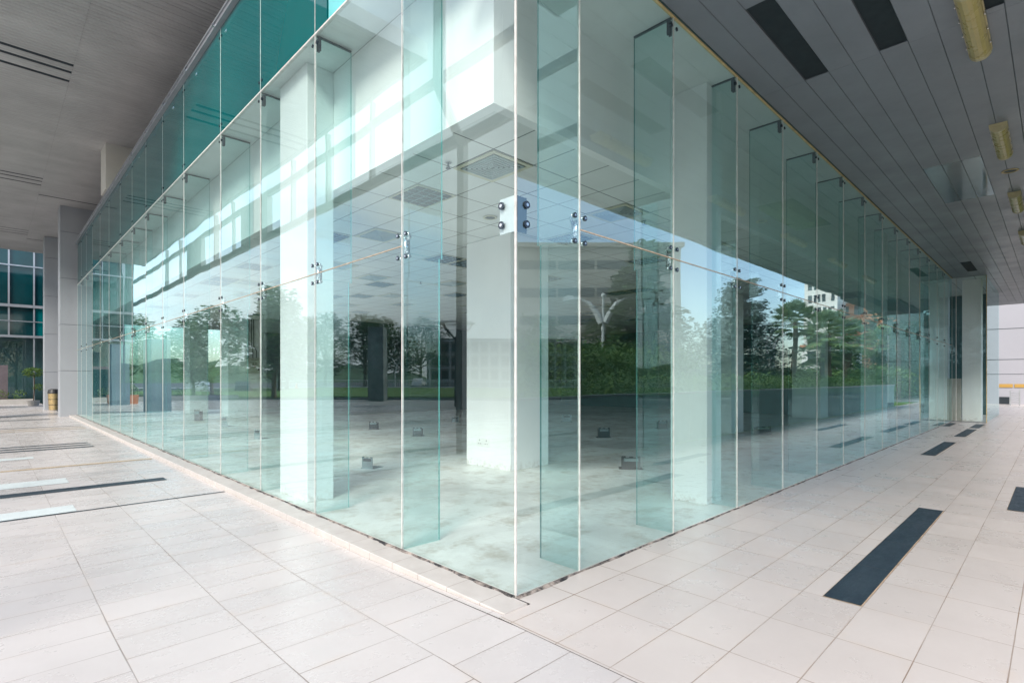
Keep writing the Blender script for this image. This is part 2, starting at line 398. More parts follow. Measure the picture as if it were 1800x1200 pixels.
for (x0, x1, y0, y1) in ((1.53, 5.15, -1.69, -1.465), (5.73, 7.6, -2.41, -2.19), (10.53, 13.63, -.93, -.70), (15.3, 18.2, -.93, -.70), (18.7, 20.7, -.93, -.70), (18.9, 20.6, -.22, -.02+-.02), (14.5, 17.4, -2.41, -2.19)):
    n_ = max(1, round((x1-x0)/.93)); L_ = (x1-x0)/n_
    sb = MB()
    for j_ in range(n_): sb.sheet(x0+j_*L_+.0015, x0+(j_+1)*L_-.0015, y0, y1, .004)
    struct('floor_inlay', sb, M['slate'])
    struct('floor_inlay', MB().sheet(x0-.004, x1+.004, y0-.006, y1+.004, .002), M['grout'])
for k, (x0, x1, y0, y1, m) in enumerate(((-14, -.62, 6.97, 7.25, 'slate'), (-14, -.26, 5.40, 5.445, 'slate'), (-14, -1.84, 5.46, 5.88, 'pale_strip'), (-14, -1.72, 7.72, 8.26, 'pale_strip'),
        (-14, -1.95, 11.3, 11.65, 'pale_strip'), (-14, -.32, 9.64, 9.78, 'beige_inlay'), (-14, -.86, 12.8, 12.99, 'slate'), (-14, -.86, 13.28, 13.47, 'slate'), (-14, -.86, 13.78, 13.97, 'slate'),
        (-14, -.4, 18.6, 18.75, 'beige_inlay'), (-14, -.4, 19.3, 19.45, 'beige_inlay'), (-14, -.4, 20.0, 20.1, 'slate'), (-14, -.9, 24.1, 24.25, 'slate'), (-14, -.9, 24.5, 24.65, 'slate'),
        (-14, -.35, 27, 27.12, 'beige_inlay'))):
    strip(x0, x1, y0, y1, m, -.051)

# kerb plinth along the left facade
kb = tag(MB().prism([(-.24, -.055), (-.03, -.055), (-.03, .012), (-.235, .008), (-.24, .003)], -.14, 25.6).build('facade_kerb', M['kerb']), 'low cream tiled kerb running along the foot of the left glass facade', 'kerb')
b = MB(); y = 0.
pts = []
while y < 25.4:
    w = .026+.012*sin(y*5.1)*sin(y*1.3)+.006*sin(y*23.7+1)+U(-.006, .006); h = .018+U(0, .008)
    pts.append((y, w, h)); y += .035
for (a, c) in zip(pts, pts[1:]):
    b.quad((-a[1]-.012, a[0], .0115), (-c[1]-.012, c[0], .0115), (-c[1]*.4-.012, c[0], c[2]), (-a[1]*.4-.012, a[0], a[2]))
    b.quad((-a[1]*.4-.012, a[0], a[2]), (-c[1]*.4-.012, c[0], c[2]), (-.004, c[0], .016), (-.004, a[0], .016))
seal = b
b = MB(); x = 0.
pts = []
while x < 21.4:
    pts.append((x, .010+.006*sin(x*7)+U(0, .007)+(.014 if x < .5 else 0), .008+U(0, .006))); x += .05
sealr = MB()
for (a, c) in zip(pts, pts[1:]):
    sealr.quad((a[0], -a[1]-.006, .0015), (c[0], -c[1]-.006, .0015), (c[0], -.004, c[2]), (a[0], -.004, a[2]))

# ------------------------------------------------------------------ the glass building
B = thing('glass_building', (0, 0, 0), 'empty glass walled corner building with frameless panes, glass fins and white interior', 'building')
seal.build('perimeter_sealant', M['bitumen'], B); sealr.build('perimeter_sealant', M['bitumen'], B)
fl = MB().box(.014, 21.5, .014, 26, -.3, .006); fl.build('floor_slab', M['slab'], B)
def pane(x0, x1, y0, y1, z0, z1, name='glass_pane', mat='glass'): return MB().box(x0, x1, y0, y1, z0, z1).build(name, M[mat], B)
for i in range(len(LY)-1):
    a, c = LY[i]+G, LY[i+1]-G
    if i == 0: a = .016
    if i == 0: pane(0, T, a, c, .02, ZL-.01)
    else: pane(0, T, a, c, .02, ZTR-.006); pane(0, T, a, c, ZTR+.006, ZL-.01)
    pane(0, .02, max(a, 2.86), c, ZL+.012, ZT, 'spandrel_pane', 'teal') if c > 2.9 else None
pane(0, .02, 1.42, 2.82, ZL+.012, ZT, 'spandrel_pane', 'pale_teal')
pane(0, .02, .016, 1.40, ZL+.012, ZT, 'spandrel_pane', 'pale_teal')
for i in range(len(RX)-1):
    a, c = RX[i]+G, RX[i+1]-G
    if i == 0: a = .016
    if i == 0: pane(a, c, 0, T, .02, ZR-.008, mat='glass_r')
    else: pane(a, c, 0, T, .02, ZTR-.006, mat='glass_r'); pane(a, c, 0, T, ZTR+.006, ZR-.008, mat='glass_r')
# glazing joints (silicone)
for i, yy in enumerate(LY[1:], 1):
    MB().box(-.003, T+.003, yy-G+.001, yy+G-.001, .0, ZL).build('glazing_joint', M['silicone'], B)
    MB().box(-.003, T+.003, yy-G+.001, yy+G-.001, ZL+.012, ZT-.01).build('glazing_joint', M['silicone'], B)
for i, xx in enumerate(RX[1:], 1):
    MB().box(xx-G+.001, xx+G-.001, -.003, T+.003, .0, ZR-.01).build('glazing_joint', M['silicone'], B)
MB().prism([(.0, .0), (.0125, .0), (.0125, .010), (.010, .0125), (.0, .0125)], .0, 7.0, 'z').build('corner_joint', M['silicone'], B)
MB().box(.0158, .019, .0158, .019, .0, 5.0).build('corner_seal', M['black'], B)
MB().box(-.003, .014, 1.41, 25.3, ZTR-.0035, ZTR+.0035).build('transom_joint', M['silicone_tan'], B)
MB().box(.70, 21.49, -.003, .014, ZTR-.0042, ZTR+.0042).build('transom_joint', M['silicone_tan'], B)
MB().box(-.006, .03, .016, 25.3, ZL-.008, ZL+.010).build('transom_joint', M['silicone'], B)
MB().box(.016, 21.49, -.012, .016, ZR-.019, ZR-.006).build('head_trim', M['brass'], B)
# parapet gutter trim above the teal glass
MB().box(-.07, .03, 2.8, 25.4, ZT+.002, ZT+.06).box(-.03, .03, 2.8, 25.4, ZT+.061, ZT+.19).box(-.09, -.03, 2.8, 25.4, ZT+.061, ZT+.085).build('parapet_trim', M['trim'], B)
y = 3.2
while y < 25: MB().box(-.10, -.071, y, y+.05, ZT+.01, ZT+.05).build('trim_clip', M['steel'], B); y += 1.68
# roof + upper enclosure (dark void over the hung ceiling)
MB().box(.03, 21.4, .021, 26, ZT-.05, ZT+.06).build('roof', M['void'], B)
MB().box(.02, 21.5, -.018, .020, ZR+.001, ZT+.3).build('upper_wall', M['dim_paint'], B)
# fins: one glass blade behind every joint
for i, yy in enumerate(LY[1:-1], 1):
    o = MB().box(T+.004, .40, yy-.0095, yy+.0095, .012, ZTR-.05).box(T+.004, .43, yy-.0095, yy+.0095, ZTR-.05, ZL-.02).build('glass_fin', M['fin'], B)
    MB().box(.40, .4015, yy-.009, yy+.009, .012, ZTR-.05).box(.43, .4315, yy-.009, yy+.009, ZTR-.05, ZL-.02).build('fin_edge', M['fin_edge'], o)
    MB().box(T+.006, .43, yy-.014, yy+.014, ZL-.019, ZL-.004).build('fin_shoe', M['plate_dark'], o)
for i, xx in enumerate(RX[1:-1], 1):
    o = MB().box(xx-.0095, xx+.0095, T+.004, .41, .012, ZTR-.05).box(xx-.0095, xx+.0095, T+.004, .44, ZTR-.05, ZR-.02).build('glass_fin', M['fin'], B)
    MB().box(xx-.009, xx+.009, .41, .4115, .012, ZTR-.05).box(xx-.009, xx+.009, .44, .4415, ZTR-.05, ZR-.02).build('fin_edge', M['fin_edge'], o)
    MB().box(xx-.014, xx+.014, T+.006, .44, ZR-.019, ZR-.006).build('fin_shoe', M['plate_dark'], o)
# spider fittings: built once facing -X (for left facade), copied
def disc(b, c, axis, r, h, n=14):
    p = list(c); q = list(c); q[axis] += h
    b.tube([tuple(p), tuple(q)], r, n)
def spider(full=True):
    root = MB()
    root.box(.022, .075, -.011, .011, -.075, .075) 
    for sy in (-1, 1):
        for sz in (-1, 1):
            root.tube([(.06, sy*.012, sz*.055), (.055, sy*.045, sz*.09), (.02, sy*.062, sz*.098)], [.013, .011, .012], 8)
            disc(root, (.0135, sy*.062, sz*.098), 0, .017, .02, 10)
    o = root.build('spider_fitting', M['steel'], None, True)
    for sy in (-1, 1):
        for sz in (-1, 1):
            bb = MB(); disc(bb, (-.010, sy*.062, sz*.098), 0, .021, .0095, 14); bb.build('bolt', M['steel_dark'], o)
    cc = MB()
    for sy in (-1, 1):
        for sz in (-1, 1): disc(cc, (-.012, sy*.062, sz*.098), 0, .009, .0021, 10)
    cc.build('bolt_socket', M['steel'], o)
    return o
sp0 = spider(); sp0.parent = B
def place(src, loc, rz=0, first=[None]):
    o = copy_tree(src, B); o.location = loc; o.rotation_euler = (0, 0, rz); return o
sp0.location = (0, LY[1], ZTR)
for yy in LY[2:-1]: place(sp0, (0, yy, ZTR))
for xx in RX[1:-1]: place(sp0, (xx, 0, ZTR), pi/2)
# top clamps
def clamp():
    m = MB().box(.025, .06, -.026, -.012, -.17, -.03).box(.025, .06, .012, .026, -.17, -.03)
    for z in (-.06, -.10, -.14):
        m.tube([(.045, -.034, z), (.045, .034, z)], .012, 8)
    o = m.build('top_clamp', M['steel_dark'], B)
    for sy in (-1, 1):
        q = MB(); disc(q, (-.010, sy*.05, -.11), 0, .019, .0095, 12); q.build('bolt', M['steel_dark'], o)
    return o
cl0 = clamp(); cl0.location = (0, LY[1], ZL)
for yy in LY[2:-1]: place(cl0, (0, yy, ZL))
for xx in RX[1:-1]: place(cl0, (xx, 0, ZR), pi/2)
for yy in LY[3:-1]:
    for sy in (-1, 1):
        for z in (.14, ZT-ZL-.14):
            q = MB(); disc(q, (-.010, sy*.05, z), 0, .017, .0095, 12); o = q.build('bolt_cap', M['steel_dark'], B); o.location = (0, yy, ZL)
# corner plate bracket, pale leaf on the left pane and dark leaf on the right pane
cp = MB().bbox(.0135, .021, .03, .175, 2.515, 2.765, .002).build('corner_bracket', M['plate'], B)
c2 = MB().bbox(.03, .125, .0135, .021, 2.515, 2.765, .002).build('corner_bracket', M['plate_dark'], B)
for z in (2.575, 2.71):
    q = MB(); disc(q, (-.011, .138, z), 0, .027, .0105, 18); q.build('bolt', M['steel_dark'], cp)
    q = MB(); disc(q, (-.0135, .138, z), 0, .012, .0026, 12); q.build('bolt_socket', M['steel'], cp)
    q = MB(); disc(q, (.105, -.011, z), 1, .027, .0105, 18); q.build('bolt', M['steel_dark'], c2)
    q = MB(); disc(q, (.105, -.0135, z), 1, .012, .0026, 12); q.build('bolt_socket', M['steel'], c2)
# interior soffits, bulkhead, hung ceiling
MB().box(.024, .497, .8, 26, ZL+.012, ZL+.05).build('perimeter_soffit', M['upperwhite'], B)
MB().box(.024, 21.4, .024, .797, ZR-.004, ZR+.05).build('perimeter_soffit', M['upperwhite'], B)
MB().box(.50, .60, .77, 26, ZB, ZL+.011).build('bulkhead', M['white'], B)
MB().box(.601, 21.4, .77, .87, ZB, ZR-.005).build('bulkhead', M['white'], B)
MB().box(.601, 21.4, .871, 26, ZB+.006, ZB+.05).build('hung_ceiling', M['ctile'], B)
# columns
def column(x0, x1, y0, y1, z1=ZB, m='white', e=.006): return MB().bbox(x0, x1, y0, y1, .006, z1, e).build('column', M[m], B)
column(.16, .499, 3.73, 4.56, ZL+.01); 
column(3.41, 4.33, 3.56, 4.66)
column(3.47, 3.86, .30, .769, ZR-.005)
column(4.05, 5.3, 19.9, 20.9); column(3.4, 4.1, 22.7, 23.6); column(13.3, 14.2, 20.6, 21.5)
column(11.6, 12.5, 12.2, 13.2); column(11.8, 12.6, 3.6, 4.6); column(19.6, 20.5, 3.6, 4.6)
column(12.6, 13.0, .30, .769, ZR-.005)
for k in range(2): pass
# back walls
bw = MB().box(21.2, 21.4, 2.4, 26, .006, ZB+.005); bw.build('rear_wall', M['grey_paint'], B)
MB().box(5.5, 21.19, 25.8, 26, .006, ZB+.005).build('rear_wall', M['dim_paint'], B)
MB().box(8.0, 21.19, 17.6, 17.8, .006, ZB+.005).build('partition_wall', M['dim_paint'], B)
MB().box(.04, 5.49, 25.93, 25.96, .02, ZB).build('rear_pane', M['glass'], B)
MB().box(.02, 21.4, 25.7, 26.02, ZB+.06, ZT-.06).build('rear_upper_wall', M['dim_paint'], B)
# roof top stub column (cream) and outer colonnade under the high ceiling
MB().bbox(-.10, .80, 17.2, 18.1, ZT+.192, ZC+.02, .006).build('roof_column', M['pillar_cream'], B)
def clad(x0, x1, y0, y1, z1, label, mt='pillar'):
    o = MB()
    z = -.06; hs = 1.88
    while z < z1:
        t_ = min(z+hs-.012, z1)
        o.bbox(x0, x1, y0, y1, z, t_, .006); z += hs
    t = thing('cladded_column', ((x0+x1)/2, (y0+y1)/2, -.06), label, 'column', 'outer columns')
    for v in range(len(o.v)): o.v[v] = (o.v[v][0]-(x0+x1)/2, o.v[v][1]-(y0+y1)/2, o.v[v][2]+.06)
    o.build('cladding', M[mt], t)
    w, d = (x1-x0)/2-.015, (y1-y0)/2-.015
    MB().box(-w, w, -d, d, .002, z1+.058).build('core', M['groove'], t)
    return t
clad(-.52, .60, 25.62, 26.5, ZC, 'tall pale grey cladded column at the far end of the left glass facade')
clad(-.62, .50, 32.3, 33.2, ZC, 'tall pale grey cladded column behind the gold waste bin')
clad(-3.5, -2.6, 26.3, 27.2, 3.3, 'tall grey column seen mirrored as a blue pillar in the left facade, nearer one', 'pillar_blue')
clad(-3.4, -2.5, 35.8, 36.7, 3.5, 'tall grey column seen mirrored as a blue pillar in the left facade, farther one', 'pillar_blue')

# ------------------------------------------------------------------ high strip ceiling on the left
can = thing('high_canopy', (0, 0, 0), 'high strip panel ceiling over the left forecourt with dark slots', 'canopy')
gone = set()
for y0, n_, st in ((12.8, 3, .44), (22.3, 3, .46), (31.6, 3, .5)):
    for k in range(n_): gone.add(('l', round((y0+k*st-7.2)/.125)))
for y0 in (24.55, 33.6): gone.add(('r', round((y0-7.2)/.125)))
def boards(x0, x1, side):
    b = MB(); i = 0
    while 7.2+i*.125 < 37.3:
        y = 7.2+i*.125
        if (side, i) not in gone:
            z = ZC+(.0 if i % 2 else .003)
            b.prism([(y+.001, z+.022), (y+.030, z+.004), (y+.062, z), (y+.095, z+.004), (y+.124, z+.022)], x0, x1, 'x')
        i += 1
    return b
boards(-4.2, -1.2185, 'l').build('ceiling_boards', M['ceiling_l'], can)
boards(-1.215, 7.0, 'r').build('ceiling_boards', M['ceiling_l'], can)
MB().box(-4.2, 7.0, 7.2, 37.3, ZC+.03, ZC+.2).build('backing', M['void'], can)
MB().box(-4.32, -4.205, 7.1, 37.3, ZC-.02, ZC+.35).box(-4.2, 7, 7.08, 7.195, ZC-.02, ZC+.35).build('fascia', M['trim'], can)

# steel frame hanging along the canopy's outer edge and over the open corner
fr = thing('steel_trellis', (0, 0, 0), 'grey steel beam frame hanging along the outer edge of the forecourt roof', 'steel frame')
b = MB()
for y in (9.6, 12.1, 14.6, 20.3, 22.7, 28.5, 31.5): b.box(-4.45, -4.33, y-.06, y+.06, 6.4, 8.5)
b.build('post', M['frame_grey'], fr)
MB().box(-4.46, -4.34, -4.2, 41, 7.85, 8.02).box(-4.46, -4.34, -4.2, 41, 6.35, 6.55).build('beam', M['frame_grey'], fr)
MB().box(-4.5, -4.34, 16.6, 19.3, 6.56, 7.84).box(-4.5, -4.34, 24.5, 27.2, 6.56, 7.84).build('infill_panel', M['frame_grey'], fr)
b = MB()
for y in (-3.9, 1.2, 6.0): b.box(-4.45, -4.33, y-.1, y+.1, -.05, 6.349)
b.build('post', M['frame_grey'], fr)
MB().box(-4.33, 6.2, -4.3, -4.1, 6.2, 6.4).box(-4.33, 6.2, -4.3, -4.1, 5.25, 5.38).build('beam', M['frame_grey'], fr)
b = MB()
for x in (-1.5, 1.8, 4.8, 6.1): b.box(x-.08, x+.08, -4.28, -4.12, 5.381, 6.199)
b.build('post', M['frame_grey'], fr)
MB().tube([(-4.4, 6.0, 6.3), (-3.2, 5.2, 6.75), (-1.6, 3.0, 6.95), (-.6, .4, 6.9)], .09, 8).tube([(-4.4, 1.2, 6.3), (-2.6, -.6, 6.8), (-.4, -4.2, 6.3)], .09, 8).build('curved_arm', M['frame_grey'], fr)

# ------------------------------------------------------------------ right hand soffit
so = thing('walkway_soffit', (0, 0, 0), 'low dark grey linear panel soffit over the right hand walkway', 'canopy')
P_ = .2475
vents = {2: ((2.56, 4.28), (18.4, 20.4)), 5: ((2.4, 4.24),), 8: ((2.4, 4.2),)}
b = MB(); gl = MB(); vd = MB()
joints = (0.0, 4.29, 8.6, 12.9, 17.2, 21.5, 25.8, 32.0)
for i in range(15):
    y1 = -.02-i*P_; y0 = y1-P_
    cuts = vents.get(i, ())
    for (ja, jb) in zip(joints, joints[1:]):
        segs = [(ja+.0015, jb-.0015)]
        for (va, vb) in cuts:
            ns = []
            for (a, c) in segs:
                if vb <= a or va >= c: ns.append((a, c)); continue
                if va > a: ns.append((a, va))
                if vb < c: ns.append((vb, c))
            segs = ns
        for (a, c) in segs:
            if i in (4, 5, 6) and 8.6 <= a < 12.8:
                tgt = gl; 
            else: tgt = b
            tgt.prism([(y0+.0012, ZR+.005), (y0+.006, ZR), (y1-.006, ZR), (y1-.0012, ZR+.005)], a, min(c, 11.1) if tgt is gl else c, 'x')
            if tgt is gl and c > 11.1: b.prism([(y0+.0012, ZR+.005), (y0+.006, ZR), (y1-.006, ZR), (y1-.0012, ZR+.005)], 11.103, c, 'x')
    for (va, vb) in cuts: MB().box(va+.002, vb-.002, y0+.006, y1-.006, ZR+.014, ZR+.018).build('vent_strip', M['vent_dark'], so)
b.build('soffit_boards', M['soffit'], so); gl.build('polished_board', M['soffit_gloss'], so)
MB().box(0, 32, -3.75, -.02, ZR+.022, ZR+.25).build('backing', M['groove'], so)
MB().box(0, 32, -3.87, -3.76, ZR-.05, ZR+.25).box(-.1, -.003, -3.87, .0, ZR-.05, ZR+.25).build('fascia', M['trim'], so)
MB().box(22.5, 32, -3.7, -3.0, ZR-.25, ZR-.002).box(26, 32, -2.99, -2.3, ZR-.5, ZR-.002).build('stepped_bulkhead', M['groove'], so)
# tube lamps with yellowed lenses
def lamp_proto():
    L = thing('tube_lamp', (0, 0, ZR), '', 'ceiling lamp', 'yellowed tube lamps on the walkway soffit')
    pr = []
    for k in range(9):
        t_ = pi*k/8; pr.append((-.088*cos(t_), -.03-.085*sin(t_)))
    MB().prism(pr, -.62, .62, 'x').build('lens', M['yellow_lens'], L)
    pr2 = [(p*1.06, q*1.05+.001) for p, q in pr]
    MB().prism(pr2, -.68, -.621, 'x').prism(pr2, .621, .68, 'x').build('end_cap', M['yellow_end'], L)
    MB().box(-.69, .69, -.095, .095, -.029, -.001).build('base', M['yellow_end'], L)
    b = MB()
    for x in (-.45, -.15, .15, .45):
        b.box(x-.012, x+.012, -.10, -.09, -.06, -.02).box(x-.012, x+.012, .09, .10, -.06, -.02)
    b.build('clip', M['steel'], L)
    return L
lp = lamp_proto()
for k, (x, lab) in enumerate(((4.3, 'nearest one cut by the top edge'), (8.0, 'second one along the walkway'), (11.85, 'third one along the walkway'), (15.6, 'fourth one, small at the right edge'), (19.4, 'fifth and farthest one'))):
    o = lp if k == 0 else copy_tree(lp)
    o.location = (x, -2.02, ZR); o['label'] = 'yellowed tube lamp on grey soffit, '+lab
q = thing('downlight', (9.73, -2.03, ZR), 'round recessed downlight ring in the grey walkway soffit', 'downlight')
def ring(r0, r1, z0, z1, n=24):
    b = MB()
    for k in range(n):
        a0, a1 = 2*pi*k/n, 2*pi*(k+1)/n
        p = lambda r, a, z: (r*cos(a), r*sin(a), z)
        b.quad(p(r0, a0, z0), p(r0, a1, z0), p(r1, a1, z0), p(r1, a0, z0)); b.quad(p(r1, a0, z0), p(r1, a1, z0), p(r1, a1, z1), p(r1, a0, z1)); b.quad(p(r0, a0, z1), p(r0, a1, z1), p(r0, a1, z0), p(r0, a0, z0))
    return b
ring(.085, .11, -.012, -.001).build('trim_ring', M['brass'], q); MB().tube([(0, 0, -.004), (0, 0, -.001)], .084, 20).build('bulb_recess', M['lamp_dark'], q)
q2 = thing('downlight', (2.65, 3.2, ZB), 'small round downlight in white ceiling beside the corner bracket', 'downlight')
ring(.075, .10, -.012, -.001).build('trim_ring', M['vent_frame'], q2); MB().tube([(0, 0, -.004), (0, 0, -.001)], .074, 20).build('bulb_recess', M['lamp_dark'], q2)

# ------------------------------------------------------------------ interior ceiling fittings
def troffer():
    L = thing('ceiling_light', (0, 0, ZB), '', 'ceiling light', 'louvred lights in the hung ceiling')
    MB().box(-.295, .295, -.335, -.315, -.008, .0).box(-.295, .295, .315, .335, -.008, .0).box(-.295, -.275, -.314, .314, -.008, .0).box(.275, .295, -.314, .314, -.008, .0).build('frame', M['vent_frame'], L)
    MB().box(-.274, .274, -.314, .314, .001, .004).build('tray', M['lamp_dark'], L)
    g = MB()
    for k in range(1, 4): x = -.274+.548*k/4; g.box(x-.007, x+.007, -.313, .313, -.012, .0)
    for k in range(1, 5):
        y = -.314+.628*k/5
        for j in range(4): x0 = -.274+.548*j/4; g.box(x0+.007, x0+.130, y-.007, y+.007, -.011, .0)
    g.build('louvre', M['louvre'], L)
    t_ = MB()
    for x in (-.2, 0.0, .2): pass
    return L
def diffuser():
    L = thing('ceiling_vent', (0, 0, ZB), '', 'ceiling vent', 'square air diffusers in the hung ceiling')
    MB().box(-.295, .295, -.335, -.285, -.010, .0).box(-.295, .295, .285, .335, -.010, .0).box(-.295, -.245, -.284, .284, -.010, .0).box(.245, .295, -.284, .284, -.010, .0).build('frame', M['vent_frame'], L)
    MB().box(-.244, .244, -.284, .284, .001, .004).build('duct', M['vent_dark'], L)
    g = MB()
    for k in range(6):
        a, c = .225-k*.038, .265-k*.043; z = -.018
        for (x0, x1, y0, y1) in ((-a, a, -c, -c+.014), (-a, a, c-.014, c), (-a, -a+.014, -c+.0141, c-.0141), (a-.014, a, -c+.0141, c-.0141)):
            g.box(x0, x1, y0, y1, z, z+.016)
    g.build('blades', M['vent_blade'], L); return L
def tileat(x, y):  # snap to ceiling grid
    return (1.13+.6*(math.floor((x-1.13)/.6)+.5), 1.46+.68*(math.floor((y-1.46)/.68)+.5))
tr0, df0 = troffer(), diffuser()
TL = [((1.4, 3.2), 'louvred ceiling light nearest the glass corner, above and left of the corner bracket'),
      ((4.1, 5.7), 'louvred ceiling light beside the top left edge of the white column in the middle'),
      ((4.2, 9.0), 'louvred ceiling light seen between the first two joints left of the corner'),
      ((5.3, 11.6), 'small louvred ceiling light behind the second joint left of the corner'),
      ((1.4, 6.0), 'louvred ceiling light above the transom right of the left white column'),
      ((1.4, 11.5), 'louvred ceiling light left of the left white column above the transom'),
      ((7.0, 3.2), 'louvred ceiling light reflected over by the street lamp right of the corner'),
      ((9.9, 5.5), 'flat looking louvred ceiling light behind the street lamp reflection')]
used = set()
def put(proto, xy, lab, first):
    x, y = tileat(*xy)
    if (round(x, 2), round(y, 2)) in used: return
    used.add((round(x, 2), round(y, 2)))
    o = proto if first else copy_tree(proto); o.location = (x, y, ZB); o['label'] = lab; return o
for k, (p, lab) in enumerate(TL): put(tr0, p, lab, k == 0)
for i in range(6):
    for j in range(7): put(tr0, (1.4+i*2.85, 3.2+j*2.95+3.0*(i > 3)), 'small louvred ceiling light deep inside the empty hall', False)
DL = [((1.4, 1.75), 'square slatted air diffuser nearest the glass corner in a cream frame'),
      ((3.7, 1.75), 'dark slatted air diffuser right of the corner above the tan transom joint'),
      ((2.0, 4.9), 'slatted air diffuser just right of the left white column'),
      ((3.6, 8.3), 'slatted air diffuser next to a louvred light behind the second joint'),
      ((2.3, 11.2), 'slatted air diffuser left of the left white column'),
      ((7.0, 1.75), 'dark slatted air diffuser right of the right white column')]
for k, (p, lab) in enumerate(DL): put(df0, p, lab, k == 0)
for i in range(5):
    for j in range(5): put(df0, (2.6+i*3.0, 7.6+j*2.95), 'small slatted air diffuser deep inside the empty hall', False)
def sprinkler():
    L = thing('sprinkler', (0, 0, ZB), '', 'sprinkler', 'sprinkler heads')
    MB().tube([(0, 0, 0), (0, 0, -.006)], .035, 14).build('escutcheon', M['steel'], L)
    MB().tube([(0, 0, -.0065), (0, 0, -.04), (0, 0, -.06)], [.012, .009, .006], 8).tube([(0, 0, -.061), (0, 0, -.065)], .03, 12).tube([(.01, 0, -.03), (.02, 0, -.045), (.008, 0, -.06)], .003, 6).tube([(-.01, 0, -.03), (-.02, 0, -.045), (-.008, 0, -.06)], .003, 6).build('head', M['steel_dark'], L)
    return L
s0 = sprinkler()
for k, (x, y, lab) in enumerate(((1.0, 2.05, 'sprinkler head between the first joint and the nearest air diffuser'), (4.41, 1.72, 'sprinkler head beside the dark diffuser left of the right column'), (7.7, 4.63, 'sprinkler head above the street lamp reflection'),
        (4.9, 8.2, 'sprinkler head behind the glass fin left of the middle column'), (3.4, 10.8, 'sprinkler head right of the left white column'), (1.8, 8.0, 'sprinkler head left of the left white column'))):
    o = s0 if k == 0 else copy_tree(s0); o.location = (x, y, ZB); o['label'] = lab

# ------------------------------------------------------------------ floor boxes
def floor_box(loc, w, h, rz, dark, lab, tilt=0):
    L = thing('floor_box', (loc[0], loc[1], .006), lab, 'floor box', 'open floor boxes on the slab', rz)
    mm = M['box_dark'] if dark else M['box_metal']
    n = 3; p = [(-w/2, 0), (w/2, 0)]
    xs = [w/2, w/2-.2*w, w/2-.2*w, w/2-.4*w, w/2-.4*w, -w/2+.4*w, -w/2+.4*w, -w/2+.2*w, -w/2+.2*w, -w/2]
    zs = [h, h, h*.9, h*.9, h*.97, h*.97, h*.9, h*.9, h, h]
    prof = p+list(zip(xs, zs))
    lid = MB().prism(prof, -.006, .006, 'y'); lo = lid.build('lid', mm, L); lo.rotation_euler = (tilt, 0, 0)
    MB().box(-w*.38, w*.38, -.0075, -.0061, h*.62, h*.84).build('label_recess', M['box_dark'] if not dark else M['box_metal'], lo)
    if dark: MB().box(-w/2, -w/2+.012, .0065, .16, .001, h*.86).box(w/2-.012, w/2, .0065, .16, .001, h*.86).build('side_plate', mm, L)
    MB().box(-w*.62, w*.62, .01, .26, .0, .004).build('cavity', M['vent_dark'], L)
    MB().box(-w*.66, w*.66, .261, .285, .0, .008).box(-w*.66, -w*.63, .01, .26, .0, .008).box(w*.63, w*.66, .01, .26, .0, .008).build('rim', M['box_metal'], L)
    return L
VA = -radians(44)
for (x, y, w, h, rz, d, lab) in ((1.9, 5.4, .20, .20, -1.1, 0, 'open floor box with an upright pale lid right of the left white column'),
      (5.45, 11.4, .24, .24, VA, 1, 'dark open floor box straight behind the one with the upright pale lid'), (5.35, 9.0, .24, .23, VA, 1, 'dark open floor box behind the fin left of the middle column'),
      (8.8, 11.8, .24, .2, VA, 0, 'pale open floor box just left of the middle column'), (8.5, 5.4, .28, .26, VA, 1, 'dark open floor box between the corner fin and the next joint'),
      (4.95, 2.3, .3, .22, VA-.15, 1, 'largest dark open floor box, in front of the fin right of the corner'), (11.6, 9.2, .3, .26, VA, 0, 'pale open floor box far back right of the middle column'),
      (11.7, 5.6, .28, .26, VA, 1, 'dark open floor box far back at the left edge of the right column'), (12.2, 2.9, .4, .22, VA, 1, 'wide dark open floor box right of the right column'),
      (2.15, 11.2, .2, .25, -1.2, 0, 'open floor box with a framed pale lid left of the left white column'), (2.66, 15.5, .22, .34, -.9, 0, 'open floor box with leaning lid in front of the column with the cabinet'),
      (2.66, 18.6, .2, .4, -.9, 1, 'thin dark open floor box farthest left on the slab')):
    floor_box((x, y), w, h, rz, d, lab, .25 if 'leaning' in lab else 0)

# sockets on the middle column, cabinet on far column
for k, (y, lab) in enumerate(((4.30, 'white three pin wall socket, the left one low on the middle column'), (4.13, 'white three pin wall socket, the right one low on the middle column'))):
    L = thing('wall_socket', (3.409, y, .42), lab, 'socket', 'paired wall sockets')
    MB().bbox(-.008, 0, -.075, .075, -.07, .07, .003).build('faceplate', M['plastic'], L)
    MB().box(-.0095, -.0081, -.006, .006, .02, .045).box(-.0095, -.0081, -.035, -.015, -.03, -.02).box(-.0095, -.0081, .015, .035, -.03, -.02).build('pin_hole', M['black'], L)
L = thing('electrical_cabinet', (4.95, 19.89, 1.7), 'grey electrical cabinet with buttons mounted on a far column with conduits above', 'cabinet')
MB().bbox(-.26, .26, -.2, 0, 0, .62, .01).build('body', M['cab'], L)
dr = MB().bbox(-.24, .24, -.215, -.201, .02, .60, .004).build('door', M['cab'], L)
q = MB()
for x in (-.05, .05):
    for z in (.36, .42): disc(q, (x, -.225, z), 1, .018, .009, 10)
q.build('button', M['black'], dr); q = MB(); disc(q, (0, -.225, .28), 1, .02, .009, 10); q.build('indicator', M['red'], dr)
MB().box(-.12, .12, -.217, -.2155, .52, .54).box(.12, .19, -.217, -.2155, .12, .2).build('label_plate', M['black'], dr)
b = MB()
for x in (-.18, -.02, .12): b.tube([(x, -.08, .62), (x*1.0, -.08, .9), (x*.6-.05, -.05, 1.1), (x*.6-.05, -.05, ZB-1.7)], .02, 8)
b.build('conduit', M['conduit'], L)

